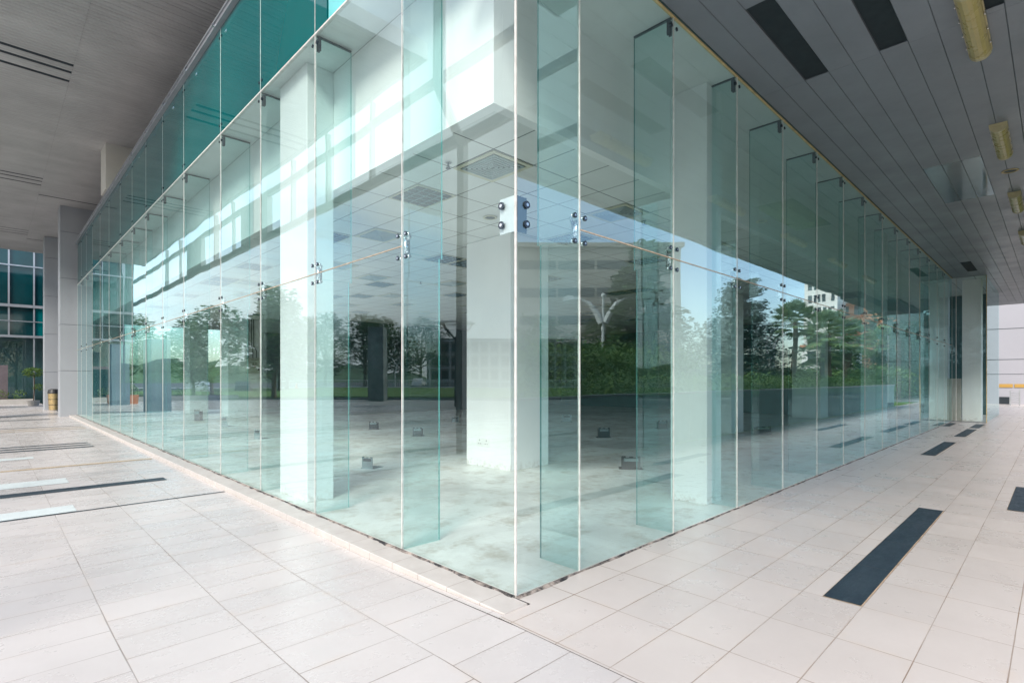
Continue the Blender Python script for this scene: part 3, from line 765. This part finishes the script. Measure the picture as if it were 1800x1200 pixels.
# ------------------------------------------------------------------ glass bay at the far end of the walkway
bay = thing('glass_bay', (0, 0, 0), 'projecting glass bay at the far end of the right hand walkway', 'glass bay')
for (y0, y1) in ((-.89, -.12), (-.10, -.012), (.022, 1.16)):
    MB().box(21.5, 21.512, y0+.004, y1-.004, .02, ZR-.01).build('glass_pane', M['glass'], bay)
MB().box(21.51, 27, -.902, -.89, .02, ZR-.01).build('glass_pane', M['glass'], bay)
for y in (-.11, ): MB().box(21.496, 21.516, y-.009, y+.009, .0, ZR-.01).build('glazing_joint', M['silicone'], bay)
MB().box(21.49, 21.52, -.915, -.895, 0, ZR-.01).build('corner_joint', M['brass'], bay)
MB().box(21.485, 21.52, -.9, 1.16, .0, .018).build('base_trim', M['groove'], bay)
MB().bbox(22.2, 22.7, -.72, -.2, .0, ZR-.01).build('column', M['white'], bay)
MB().bbox(22.6, 23.1, .55, .95, .0, ZR-.01).build('column', M['white'], bay)
MB().box(22.0, 22.15, -.19, .54, .0, 1.5).build('low_wall', M['beige'], bay)
MB().box(26.8, 27, -.88, 1.2, 0, ZR-.01).build('rear_wall', M['dim_paint'], bay)
MB().box(21.52, 27, -.88, 1.2, ZR-.009, ZR+.1).build('ceiling', M['ctile'], bay)

# ------------------------------------------------------------------ far white wing beyond the bay
wg = thing('white_wing', (0, 0, 0), 'bright white panelled building wing beyond the far end of the walkway', 'building')
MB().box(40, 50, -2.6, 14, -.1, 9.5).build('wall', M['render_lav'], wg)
MB().box(39.985, 39.999, -2.6, 14, 2.60, 2.63).box(39.985, 39.999, -2.6, 14, 1.75, 1.77).box(39.985, 39.999, -2.6, 14, 4.4, 4.43).build('panel_joint', M['groove'], wg)
MB().box(39.90, 39.984, -.62, .32, .0, .42).build('low_opening', M['void'], wg)
MB().box(39.96, 39.984, -.75, -.12, .98, 1.18).build('sign_band', M['amber'], wg)
MB().box(39.96, 39.984, -1.5, -.82, .98, 1.18).build('sign_band', M['amber'], wg)
st = thing('stair_railing', (37.5, -.75, 0), 'small slatted steel railing in front of the white wing at the right edge', 'railing')
b = MB()
for k in range(7): b.tube([(0, 0, .1+k*.10), (.6, -.35, .14+k*.10)], .02, 6)
b.build('rail', M['frame_grey'], st); MB().box(-.03, .03, -.03, .03, 0, .85).build('post', M['frame_grey'], st); MB().box(.57, .63, -.38, -.32, 0, .9).build('post', M['frame_grey'], st)

# ------------------------------------------------------------------ end facade on the left
ef = thing('end_building', (0, 42.3, 0), 'teal glass fronted building closing the forecourt at the far left edge', 'building')
MB().box(-4.6, 4, .02, 12, 4.1, 12).box(-4.6, 4, 1.2, 12, -.2, 4.1).build('wall', M['dim_paint'], ef)
for k in range(-3, 4):
    q = -.55+1.15*k
    MB().box(q+.02, q+1.13, -.01, .018, 6.0, 11.9).build('upper_pane', M['teal_dark'], ef)
    MB().box(q+.02, q+1.13, -.01, .018, 4.15, 5.9).build('middle_pane', M['teal' if k == 0 else 'teal_dark'], ef)
for k in range(-2, 0):
    MB().box(k*2.3+.03, k*2.3+2.27, 0, .012, .35, 4.05).build('lower_pane', M['glass'], ef)
b = MB()
for k in range(-3, 5): q = -.55+1.15*k; b.box(q-.04, q+.04, -.12, .015, 4.05 if -3 < k < 0 else .0, 11.9)
b.build('mullion', M['trim'], ef)
MB().box(-4.6, 4, -.2, -.121, 5.88, 6.05).box(-4.6, 4, -.16, -.121, 8.4, 8.48).box(-4.6, 4, -.16, -.121, 5.0, 5.05).box(-4.6, 4, -.2, -.121, 4.02, 4.16).build('beam', M['trim'], ef)
MB().box(.06, 3.9, -.05, .01, .0, 3.99).build('white_panel', M['render_lav'], ef)
dw = MB().box(-3.9, -1.75, -.6, -.22, -.05, 2.3).build('entrance_portal', M['stone'], ef)
MB().box(-3.2, -2.2, -.62, -.601, -.05, 2.1).build('door', M['teal_dark'], dw)
pl = thing('low_planter', (-5, 41.2, -.055), 'low grey stone planter wall in front of the end building', 'planter')
MB().box(-6, 4.4, -.3, .3, 0, .32).build('stone_wall', M['pave'], pl)
MB().box(-5.9, 4.3, -.25, .25, .32, .33).build('soil', M['barkm'], pl)

# ------------------------------------------------------------------ foliage
def leaves(b, c, r, n, size, flat=.35, squash=1.):
    for _ in range(n):
        while True:
            p = (U(-1, 1), U(-1, 1), U(-1, 1)); q = sum(t*t for t in p)
            if .15 < q < 1: break
        x, y, z = c[0]+p[0]*r, c[1]+p[1]*r, c[2]+p[2]*r*squash
        a = U(0, 2*pi); t_ = U(-.9, .9); s = size*U(.6, 1.3); w = s*U(.35, .6)
        dx, dy, dz = cos(a)*cos(t_), sin(a)*cos(t_), sin(t_)*flat
        ex, ey, ez = -sin(a)*w, cos(a)*w, U(-.5, .5)*w
        dx *= s; dy *= s; dz *= s
        b.quad((x-dx, y-dy, z-dz), (x+ex, y+ey, z+ez), (x+dx, y+dy, z+dz), (x-ex, y-ey, z-ez))
def tree(loc, h, r, lab, kind='leaf', n=26, size=.16, squash=.75, group=None, name='tree', base=.3, per=150):
    L = thing(name, (loc[0], loc[1], -.2), lab, 'tree', group); size = max(size, h*.03)
    tk = MB(); th = h*base
    tk.tube([(0, 0, 0), (U(-.1, .1), U(-.1, .1), th*.6), (U(-.2, .2), U(-.2, .2), th), (U(-.3, .3), U(-.3, .3), h*.75)], [h*.026, h*.02, h*.017, h*.006], 8)
    cr = MB(); cs = []
    for k in range(n):
        t_ = (k+.5)/n; z = th+(h-th)*t_**.85; rr = r*sqrt(max(.03, 1-(2*t_*.92-.75)**2*.85))*U(.35, 1.)
        a = U(0, 2*pi); c = (rr*cos(a), rr*sin(a), z-h*.06); cs.append(c)
        leaves(cr, c, r*U(.3, .5), per, size, squash=squash)
    for c in cs[::2]:
        tk.tube([(0, 0, min(th*1.1, c[2]*.7)), (c[0]*.5, c[1]*.5, c[2]*.82), c], [h*.011, h*.007, h*.002], 5)
    tk.build('trunk', M['barkm'], L); cr.build('crown', M[kind], L); return L
def conifer(loc, h, r, lab):
    L = thing('conifer_tree', (loc[0], loc[1], -.2), lab, 'tree')
    tk = MB().tube([(0, 0, 0), (0, 0, h*.5), (0, 0, h*.97)], [.16, .11, .03], 8); cr = MB()
    for k in range(24):
        z = h*(.10+.87*k/23)+U(-.1,.1); L_ = r*(1-.82*(k/23)**1.3)*U(.72, 1.05)
        for j in range(11):
            a = j*2*pi/11+k*.7+U(-.2, .2); l_ = L_*U(.5, 1.12); up = U(-.12, .3)
            tk.tube([(0, 0, z), (l_*cos(a)*.9, l_*sin(a)*.9, z+l_*up)], [.03, .008], 4)
            for q in range(5):
                t_ = .3+.17*q; leaves(cr, (l_*t_*cos(a), l_*t_*sin(a), z+l_*t_*up), l_*.17+.14, 24, .12, .3, .55)
    tk.build('trunk', M['barkm'], L); cr.build('crown', M['leaf_dark'], L); return L
def palm(loc, h, lab, seed, nl=38, fl=1.25):
    random.seed(seed)
    L = thing('fan_palm', (loc[0], loc[1], -.2), lab, 'palm tree', 'fan palms behind the hedge')
    t_ = MB(); pts = []; rs = []
    for k in range(12): z = h*.78*k/11; pts.append((.08*sin(z), .05*cos(z*1.3), z)); rs.append(.17+.03*(k % 2)+.05*(k == 0))
    t_.tube(pts, rs, 9).build('trunk', M['palm_trunk'], L)
    cr = MB(); top = pts[-1]
    for k in range(nl):
        a = k*2.399+U(-.2, .2); el = radians(78-115*(k/nl)+U(-8, 8)); pl_ = fl*U(.75, 1.05)
        d = (cos(a)*cos(el), sin(a)*cos(el), sin(el)); e = tuple(top[q]+d[q]*pl_ for q in range(3))
        e = (e[0], e[1], e[2]-.12*pl_)
        cr.tube([top, tuple((top[q]+e[q])/2+(.08 if q == 2 else 0) for q in range(3)), e], [.022, .016, .012], 5)
        u = (-sin(a), cos(a), 0); w = d; nb_ = 17
        for j in range(nb_):
            ph = radians(-100+200*j/(nb_-1)); bl = fl*.68*(1-.25*abs(ph)/2)
            dd = tuple(w[q]*cos(ph)+u[q]*sin(ph) for q in range(3)); tip = tuple(e[q]+dd[q]*bl for q in range(3)); tip = (tip[0], tip[1], tip[2]-.16*bl-.05*R())
            mid = tuple(e[q]+dd[q]*bl*.55 for q in range(3)); sd = (dd[1]*w[2]-dd[2]*w[1], dd[2]*w[0]-dd[0]*w[2], dd[0]*w[1]-dd[1]*w[0])
            pw = tuple(-w[q]*sin(ph)+u[q]*cos(ph) for q in range(3)); ww = .05*fl
            cr.quad(e, tuple(mid[q]+pw[q]*ww for q in range(3)), tip, tuple(mid[q]-pw[q]*ww for q in range(3)))
    cr.build('crown', M['leaf_palm'], L); return L
def bush(loc, sx, sy, h, n, lab, mat='leaf_hedge', cat='hedge', name='hedge', size=.07, kind=None):
    L = thing(name, (loc[0], loc[1], -.15), lab, cat)
    b = MB(); st_ = MB()
    for k in range(n):
        x, y = U(-sx, sx), U(-sy, sy); hh = h*U(.8, 1.05)
        for z in (hh*.35, hh*.75): leaves(b, (x, y, z), max(.28, h*.26), 46, size, .8)
        if k % 3 == 0: st_.tube([(x, y, 0), (x+U(-.1, .1), y, hh*.6)], [.02, .01], 5)
    b.build('foliage', M[mat], L); st_.build('stem', M['barkm'], L); return L

# reflected right hand side: parapet, hedge, palms, trees
pp = thing('walkway_parapet', (0, -3.62, 0), 'grey panelled parapet wall along the open side of the walkway', 'parapet')
for k in range(14): MB().bbox(3.2+k*2.1, 3.2+k*2.1+2.085, -.12, 0, 0, 1.13, .008).build('panel', M['parapet'], pp)
MB().box(3.15, 32.7, -.14, .02, 1.132, 1.17).build('coping', M['trim'], pp)
struct('planting_bed', MB().box(3.0, 70, -14, -3.75, -.28, -.04), M['grass'])
bush((14, -6.3, 0), 8.5, .8, 1.9, 240, 'long clipped green hedge behind the walkway parapet')
bush((31, -6.5, 0), 8.0, .9, 1.85, 200, 'long clipped green hedge below the fan palms')
bush((13.5, -11, 0), 5, 2.2, 3.2, 150, 'tall loose green bushes around the double arm street lamp', cat='bushes', name='bush_bank', size=.11)
bush((24, -15, 0), 6, 2.5, 3.6, 150, 'tall loose green bushes beneath the fine leaved tree', cat='bushes', name='bush_bank', size=.12)
conifer((27.8, -9.9), 7.2, 3.9, 'dark spreading conifer with layered branches right of the right column')
tree((28.6, -16.3), 10.8, 2.6, 'tall fine leaved tree seen left of the right white column', 'leaf', 30, .14, .7)
for k, (x, y, h) in enumerate(((38.5, -10.6, 7.3), (37.2, -8.0, 6.0), (45.5, -8.9, 6.1), (52, -8.0, 5.9), (41.5, -9.6, 4.6))):
    palm((x, y), h, 'fan palm with ragged blades, '+('leftmost in the reflection', 'low one with drooping fans beside the mullion', 'middle one behind the hut', 'farthest one before the bay', 'short one between two taller palms')[k], 20+k)
random.seed(5)
bush((52, -6.5, 0), 12.5, 1.2, 2.6, 230, 'loose green shrubs closing the view below the farthest palms', cat='bushes', name='bush_bank', size=.12)
bush((52, -12, 0), 13, 1.6, 2.5, 170, 'deep bank of green shrubs behind the fan palms', cat='bushes', name='bush_bank', size=.16)
tree((49.5, -6.3), 6.0, 2.0, 'dark tree between the middle palm and the bay', 'leaf_dark', 30, .17, base=.15)
tree((64, -7.6), 8.0, 3.0, 'tall leafy tree left of the dense dark tree', 'leaf_dark', 30, .2, base=.15)
tree((56, -7.2), 8.6, 3.2, 'dense dark tree beside the glass bay at the end of the walkway', 'leaf_dark', 30, .2)
tree((72, -9), 6.8, 3.4, 'broad green tree behind the farthest fan palm', 'leaf', 28, .25)
tree((64, -14.5), 5.2, 3, 'green tree below the orange brick apartments', 'leaf', 28, .25)
tree((36, -24), 7.0, 4.2, 'broad tree behind the double arm street lamp', 'leaf', 30, .2)
tree((31, -29), 6.8, 4.2, 'broad tree just right of the glass corner reflection', 'leaf', 30, .2)
tree((42, -21), 6.4, 3.8, 'rounded tree behind the fine leaved tree', 'leaf_dark', 30, .2)
# mirrored on the left: trees beyond the forecourt
for (x, y, h, r, kd, lab) in ((-13.0, 39.5, 8.8, 2.4, 'leaf', 'tall open crowned tree above the far forecourt'), (-11.2, 48, 8.0, 2.6, 'leaf', 'tall tree behind the forecourt kerb'),
        (-5.4, 49.5, 6.8, 2.8, 'leaf', 'round tree behind the terracotta planters'), (-9.0, 45.5, 6.2, 2.8, 'leaf', 'bright green tree beside the forecourt entrance'),
        (-31, 84, 12, 5.0, 'leaf_dark', 'dark tree at the left end of the lawn fence'), (-36, 80, 12, 5.0, 'leaf_dark', 'dark broad tree behind the lawn fence'), (-41, 76, 12.0, 4.6, 'leaf', 'green tree between two curved lamps'),
        (-30, -5, 8.0, 3.2, 'leaf_dark', 'dark tree beyond the open side of the forecourt mirrored in the glass bay'), (-31, 3.5, 7.4, 3.2, 'leaf', 'green tree beyond the open side of the forecourt mirrored in the glass bay'), (-29, 12, 7.6, 3.0, 'leaf_dark', 'dark tree across the forecourt from the glass facade'),
        (-6, -24, 8.5, 3.6, 'leaf', 'street tree standing behind the photographer, left one'), (.5, -25, 9.0, 3.8, 'leaf', 'street tree standing behind the photographer, middle one'), (7, -26, 8.5, 3.6, 'leaf_dark', 'street tree standing behind the photographer, right one'), (-50, 73, 11.5, 5, 'leaf_dark', 'dark tree behind the white parked car'), (-46, 78, 12, 5, 'leaf', 'green tree behind the white parked car'), (-22, 62, 10, 4.4, 'leaf_dark', 'dark tree beside the parked cars'), (-26, 70, 11, 4.8, 'leaf_dark', 'dark tree shading the parked cars')):
    tree((x, y), h, r, lab, kd, 28, .2 if h < 9 else .26)
bush((-3.6, 44.0, 0), 3, .5, .7, 0, '', ) if False else None
tp = thing('topiary', (-.75, 38.3, -.055), 'small topiary with cut foliage balls beside the grey column', 'topiary')
MB().tube([(0, 0, .3), (.04, 0, 1.0), (.02, 0, 1.9)], .03, 6).build('trunk', M['barkm'], tp)
b = MB(); leaves(b, (0, 0, 1.9), .5, 520, .07, .8, .6); leaves(b, (.25, 0, 1.05), .32, 200, .06, .8, .7); b.build('foliage', M['leaf_hedge'], tp)
MB().tube([(0, 0, 0), (0, 0, .3)], [.22, .3], 14).build('pot', M['pave'], tp)
for k, (x, y, lab) in enumerate(((-2.9, 37.9, 'square terracotta planter with green plants, the left one in the reflection'), (-3.7, 37.2, 'square terracotta planter with green plants, the right one in the reflection'))):
    L = thing('terracotta_planter', (x, y, -.055), lab, 'planter', 'terracotta planters')
    MB().prism([(-.28, 0), (.28, 0), (.34, .55), (-.34, .55)], -.3, .3).build('pot', M['orange'], L)
    b = MB(); leaves(b, (0, 0, .8), .38, 240, .08, .8); b.build('foliage', M['leaf_hedge'], L)
b = MB()
for k in range(12): leaves(b, (-9.5+k*.75, 41.2, .45+U(0, .15)), .32, 120, .06, .8)
pb = b.build('planter_shrubs', M['leaf_hedge']); tag(pb, 'low green shrubs growing in the stone planter at the far left', 'shrubs')

# trash bin
tb_ = thing('waste_bin', (-.30, 31.6, -.055), 'gold cylindrical waste bin with black top beside the grey column', 'waste bin')
b = MB().tube([(0, 0, .03), (0, 0, .82)], [.2, .235], 20).build('body', M['gold'], tb_)
q = MB()
for z in (.28, .55): q.tube([(0, 0, z-.012), (0, 0, z+.012)], .2+.035*z/.82+.008, 20)
q.build('band', M['black'], b)
MB().tube([(0, 0, .83), (0, 0, .86), (0, 0, 1.02), (0, 0, 1.05)], [.25, .255, .22, .1], 20).build('lid', M['black'], tb_)

# lawn, kerb, fence, road on the left (rotated 45 degrees)
def rot(u, v, z, c=(2.58, -2.6)):   # u along lawn edge, v away
    return (c[0]-.7*v-.7145*u, c[1]+.7145*v-.7*u, z)
def rsheet(u0, u1, v0, v1, z, zb=None):
    b = MB(); P = [rot(u0, v0, z), rot(u1, v0, z), rot(u1, v1, z), rot(u0, v1, z)]; b.quad(*P)
    if zb is not None:
        Q = [rot(u0, v0, zb), rot(u1, v0, zb), rot(u1, v1, zb), rot(u0, v1, zb)]
        for i in range(4): b.quad(P[i], Q[i], Q[(i+1) % 4], P[(i+1) % 4])
    return b
struct('forecourt_paving', MB().sheet(-70, -14, -20, 60, -.10), M['pave'])
struct('lawn', rsheet(-42, 40, 41, 79, .10, -.3), M['grass'])
struct('lawn_kerb', rsheet(-42, 40, 39.6, 40.95, .0, -.3), M['slate'])
struct('footpath', rsheet(-60, 60, 79.1, 85, .06, -.3), M['pave'])
fn = thing('barrier_fence', (0, 0, 0), 'long low pale metal bar fence at the back of the lawn', 'fence')
b = MB(); rr = MB(); u = -36
while u < 34:
    for k in range(9):
        p = rot(u+k*.25, 80, .1); b.tube([p, (p[0], p[1], 1.15)], .022, 4)
    u += 2.3
rr.tube([rot(-36, 80, 1.18), rot(34, 80, 1.18)], .05, 6).tube([rot(-36, 80, .2), rot(34, 80, .2)], .05, 6)
b.build('bars', M['lampwhite'], fn); rr.build('rail', M['lampwhite'], fn)
# ring lamp
rl = thing('ring_lamp', (-16.2, 21.0, -.06), 'dark forecourt lamp post carrying a glass ring on curved arms', 'lamp post')
MB().tube([(0, 0, 0), (0, 0, 3.9)], [.11, .09], 12).build('post', M['darkpost'], rl)
b = MB()
for k in range(5):
    a = k*2*pi/5; b.tube([(0, 0, 3.6), (.25*cos(a), .25*sin(a), 3.9), (.75*cos(a), .75*sin(a), 4.35), (1.0*cos(a), 1.0*sin(a), 4.75)], .045, 6)
b.build('arm', M['darkpost'], rl)
ring(.72, 1.1, 4.62, 4.7, 28).build('ring_lens', M['lampwhite'], rl)
# street lamps
def dbl_lamp(loc, h, rz, lab, heavy=False):
    L = thing('street_lamp', (loc[0], loc[1], -.2), lab, 'street lamp', 'white double arm street lamps', rz)
    b = MB().tube([(0, 0, 0), (0, 0, h*.68)], [.15, .12], 10).tube([(0, 0, h*.68), (0, 0, h*.72)], .15, 10).tube([(0, 0, h*.72), (0, 0, h*.98)], .09, 10).ball((0, 0, h), .17)
    if heavy: b.box(-.42, -.2, -.12, .12, 0, h*.97).box(.2, .42, -.12, .12, 0, h*.97).box(-.55, .55, -.15, .15, h*.76, h*.82)
    b.build('post', M['lampwhite'], L)
    for s in (-1, 1):
        pts = [(s*.12, 0, h*.75), (s*.45, 0, h*.84), (s*.9, 0, h*.93), (s*1.5, 0, h*.975), (s*2.1, 0, h*.985)]
        A = MB().tube(pts, [.26, .2, .14, .07, .06], 8).build('arm', M['lampwhite'], L)
        MB().prism([(s*1.95, h*.97), (s*2.75, h*.955), (s*2.7, h*.99), (s*2.4, h*1.01), (s*2.0, h*1.0)], -.16, .16).build('lamp_head', M['lampwhite'], A)
    return L
dbl_lamp((26.7, -18.6), 7.2, radians(52), 'white double arm street lamp, large and nearest, mirrored right of the corner')
dbl_lamp((67.5, -22.6), 7.3, radians(70), 'white twin post street lamp with double arms beside the conifer', True)
dbl_lamp((72.4, -48.5), 7.2, radians(50), 'small distant white street lamp right of the nearest one')
dbl_lamp((60.5, -28.6), 5.3, radians(60), 'small distant white street lamp crossing the right column')
def swan(loc, rz, lab):
    L = thing('curved_lamp', (loc[0], loc[1], .06), lab, 'street lamp', 'small swan neck lamps', rz)
    MB().tube([(0, 0, 0), (0, 0, 2.4), (.25, 0, 3.4), (-.3, 0, 4.3), (-1.3, 0, 4.9)], [.1, .08, .07, .06, .05], 8).build('post', M['lampwhite'], L)
    MB().prism([(-1.2, 4.86), (-1.9, 4.95), (-1.8, 5.08), (-1.25, 5.0)], -.1, .1).build('lamp_head', M['lampwhite'], L)
swan((-44.7, 63.1), radians(45), 'white swan neck lamp behind the fence, right of the dark pillar')
swan((-40.8, 67.0), radians(225), 'white swan neck lamp behind the fence, left one')
# outer dark pillar of the far porch
pc = thing('porch_pillar', (-17.2, 31.3, -.1), 'broad weathered grey pillar of the far porch mirrored in the left facade', 'pillar', None, radians(45))
MB().bbox(-.55, .55, -.55, .55, 0, 5.2, .02).build('shaft', M['stained_pillar'], pc)
cn = thing('traffic_cone', (-28.5, 73.2, .1), 'orange traffic cone by the lawn fence', 'cone')
MB().tube([(0, 0, .03), (0, 0, .75)], [.2, .04], 12).build('cone_body', M['orange'], cn); MB().box(-.25, .25, -.25, .25, 0, .03).build('base', M['orange'], cn)

# green ridge ring, added to cover the yellow sky horizon in reflections
b = MB(); n_ = 240; hs = [9+5*sin(k*.13)+3*sin(k*.41+1)+1.6*sin(k*1.7)+U(-.8, .8) for k in range(n_)]
for k in range(n_):
    a0, a1 = 2*pi*k/n_, 2*pi*(k+1)/n_; h0, h1 = hs[k], hs[(k+1) % n_]
    for (r0, r1, f0, f1) in ((235, 262, 0, .75), (262, 300, .75, 1.0), (300, 380, 1.0, .2)):
        b.quad((r0*cos(a0), r0*sin(a0), -.3+f0*h0), (r0*cos(a1), r0*sin(a1), -.3+f0*h1), (r1*cos(a1), r1*sin(a1), -.3+f1*h1), (r1*cos(a0), r1*sin(a0), -.3+f1*h0))
M['wood'] = simple('distant woodland', (.06, .10, .05), .9, 0, .4, .15, 1.)
struct('backdrop_ridge', b, M['wood'])
# cars
def car(loc, rz, mat, lab):
    L = thing('parked_car', (loc[0], loc[1], loc[2]), lab, 'car', 'parked cars', rz)
    prof = [(-2.15, .3), (2.15, .3), (2.2, .62), (2.05, .82), (1.25, .93), (.65, 1.38), (-.9, 1.42), (-1.6, 1.02), (-2.1, .95), (-2.2, .6)]
    MB().prism(prof, -.82, .82).build('body', M[mat], L)
    MB().prism([(1.12, .95), (.62, 1.32), (-.86, 1.36), (-1.4, 1.02)], -.83, -.8205).prism([(1.12, .95), (.62, 1.32), (-.86, 1.36), (-1.4, 1.02)], .8205, .83).build('window', M['winglass'], L)
    for x in (-1.35, 1.35):
        for y in (-.8, .8): 
            w = MB().tube([(x, y-.1, .32), (x, y+.1, .32)], .32, 16).build('wheel', M['rubber'], L)
            MB().tube([(x, y-.105, .32), (x, y+.105, .32)], .18, 10).build('rim', M['steel'], w)
    for y in (-.6, .6): MB().box(2.19, 2.23, y-.15, y+.15, .58, .72).build('headlight', M['plastic'], L)
car((-45.9, 67.6, .06), radians(135), 'car_white', 'white car parked behind the lawn fence')
car((-14.5, 65, -.2), radians(100), 'car_white', 'white car parked in the far street, left one')
car((-19.5, 66.5, -.2), radians(110), 'car_dark', 'dark blue car parked in the far street')

# background buildings
def block(name, loc, rz, w, d, h, wall, lab, rows, cols, x0=.6, ww=.62, wh=.6, zb=1.0, fin=None, roofm=None):
    L = thing(name, loc, lab, 'building', None, rz)
    MB().box(-w/2, w/2, 0, d, 0, h).build('wall', M[wall], L)
    MB().box(-w/2-.3, w/2+.3, -.3, d+.3, h, h+.5).build('roof', M[roofm or wall], L)
    cw = (w-2*x0)/cols; fh = (h-zb)/rows
    for r in range(rows):
        for c in range(cols):
            cx_ = -w/2+x0+cw*(c+.5); z = zb+fh*(r+.2)
            MB().box(cx_-cw*ww/2, cx_+cw*ww/2, -.02, -.004, z, z+fh*wh).build('window', M['winglass'], L)
    if fin:
        b = MB()
        for c in range(cols+1): x = -w/2+x0+cw*c; b.box(x-.12, x+.12, -.5, -.021, 0, h)
        for r in range(rows+1): b.box(-w/2, w/2, -.4, -.021, zb+fh*r-.1, zb+fh*r+.1)
        b.build('sun_screen', M[fin], L)
    return L
a = math.atan2(.7, .7145)
block('grid_office', (-73, 78, -.2), radians(45), 30, 14, 9.4, 'beige', 'pale office building with a grid of white sun screens behind the lawn', 3, 14, fin='render_white')
block('louvred_office', (46.5, -34, -.2), radians(-135-0), 19, 12, 16.5, 'beige', 'tall grey office with louvred bands mirrored right of the corner', 5, 4, ww=.94, wh=.32, fin=None)
L = thing('louvre_screen', (46.2, -33.7, 0), 'bands of pale horizontal louvres mounted on the tall grey office', 'louvres', None, radians(-135))
b = MB()
for k in range(12): b.box(-9, 9, .9, 1.1, 10.4+k*.45, 10.55+k*.45)
b.build('louvre_blades', M['render_white'], L); b = MB()
for k in range(5): b.box(-9+4.4*k, -8.7+4.4*k, .5, .89, -.2, 16)
b.build('bracket', M['frame_grey'], L)
block('white_apartments', (155, -41.5, -.2), radians(-90), 8, 14, 28, 'render_white', 'tall white apartment tower with balconies in the distance', 8, 5)
block('brick_apartments', (163, -33, -.2), radians(-90), 20, 14, 22, 'brick', 'stepped orange brick apartment block in the distance', 5, 6, roofm='render_white')
block('brick_terrace', (166, -20, -.2), radians(-90), 14, 14, 17, 'brick', 'lower orange brick apartment block nearest the bay', 4, 5, roofm='render_white')
block('small_white_house', (90, -22.5, -.2), radians(-90), 7, 6, 6.5, 'render_white', 'small white building behind the twin post street lamp', 2, 3, roofm='brick')
ht = thing('gabled_hut', (67.2, -10.6, -.2), 'small white gabled hut behind the hedge', 'hut', None, radians(-90))
MB().prism([(-1.3, 0), (1.3, 0), (1.3, 1.2), (0, 2.1), (-1.3, 1.2)], 0, 2.5).build('wall', M['render_white'], ht)
MB().box(-.05, .05, -.02, -.003, .5, 1.6).box(-.4, .4, -.02, -.003, 1.1, 1.2).build('window_bar', M['darkpost'], ht)

# ------------------------------------------------------------------ world, sun, camera
EL, AZ = radians(38), radians(238)      # direction the sun stands in: mostly -X, slightly -Y
w = bpy.data.worlds.new("World"); sc.world = w; w.use_nodes = True; nt = w.node_tree; nt.nodes.clear()
sky = nt.nodes.new('ShaderNodeTexSky'); sky.sky_type = 'NISHITA'; sky.sun_disc = False; sky.sun_elevation = EL; sky.sun_rotation = AZ
sky.dust_density = 1.8; sky.air_density = 1.0; sky.ozone_density = 1.2
bg = nt.nodes.new('ShaderNodeBackground'); bg.inputs[1].default_value = .15
wo = nt.nodes.new('ShaderNodeOutputWorld'); 
tc = nt.nodes.new('ShaderNodeTexCoord'); mp = nt.nodes.new('ShaderNodeMapping'); mp.inputs['Scale'].default_value = (1, 1, 2.2); nt.links.new(tc.outputs['Generated'], mp.inputs[0])
nz = nt.nodes.new('ShaderNodeTexNoise'); nz.inputs['Scale'].default_value = 2.6; nz.inputs['Detail'].default_value = 8; nz.inputs['Roughness'].default_value = .58; nt.links.new(mp.outputs[0], nz.inputs[0])
vd_ = nt.nodes.new('ShaderNodeVectorMath'); vd_.operation = 'DOT_PRODUCT'; vd_.inputs[1].default_value = (-.85, .1, .15); nt.links.new(tc.outputs['Generated'], vd_.inputs[0])
ad = nt.nodes.new('ShaderNodeMath'); ad.operation = 'MULTIPLY_ADD'; ad.inputs[1].default_value = .34; nt.links.new(vd_.outputs['Value'], ad.inputs[0]); nt.links.new(nz.outputs['Fac'], ad.inputs[2])
mr = nt.nodes.new('ShaderNodeMapRange'); mr.inputs[1].default_value = .50; mr.inputs[2].default_value = .72; nt.links.new(ad.outputs[0], mr.inputs[0])
mx = nt.nodes.new('ShaderNodeMix'); mx.data_type = 'RGBA'; mx.inputs[7].default_value = (4.5, 4.6, 4.75, 1)      # sunlit cloud
nt.links.new(mr.outputs[0], mx.inputs[0]); nt.links.new(sky.outputs[0], mx.inputs[6]); nt.links.new(mx.outputs[2], bg.inputs[0]); nt.links.new(bg.outputs[0], wo.inputs[0])
ld = bpy.data.lights.new('sun', 'SUN'); ld.energy = 2.0; ld.angle = radians(22); ld.color = (1, .92, .82)
lo = bpy.data.objects.new('sun', ld); C.objects.link(lo)
from mathutils import Vector
d = Vector((sin(AZ)*cos(EL), cos(AZ)*cos(EL), sin(EL)))
lo.rotation_euler = d.to_track_quat('Z', 'Y').to_euler(); lo.location = d*50

cd = bpy.data.cameras.new('camera'); cam = bpy.data.objects.new('camera', cd); C.objects.link(cam); sc.camera = cam
cd.sensor_width = 36; cd.lens = 18.8; cd.shift_y = 65/1800; cd.clip_start = .05; cd.clip_end = 1500
cam.location = (-2.58, -2.60, 1.5); cam.rotation_euler = (pi/2, 0, -math.atan(920/940))

sc.view_settings.view_transform = 'Standard'; sc.view_settings.look = 'None'; sc.view_settings.exposure = 1.32; sc.view_settings.gamma = 1
cy = sc.cycles
cy.max_bounces = 14; cy.diffuse_bounces = 7; cy.glossy_bounces = 5; cy.transmission_bounces = 4; cy.transparent_max_bounces = 64
cy.use_denoising = True; cy.caustics_reflective = False; cy.caustics_refractive = False; cy.sample_clamp_indirect = 6
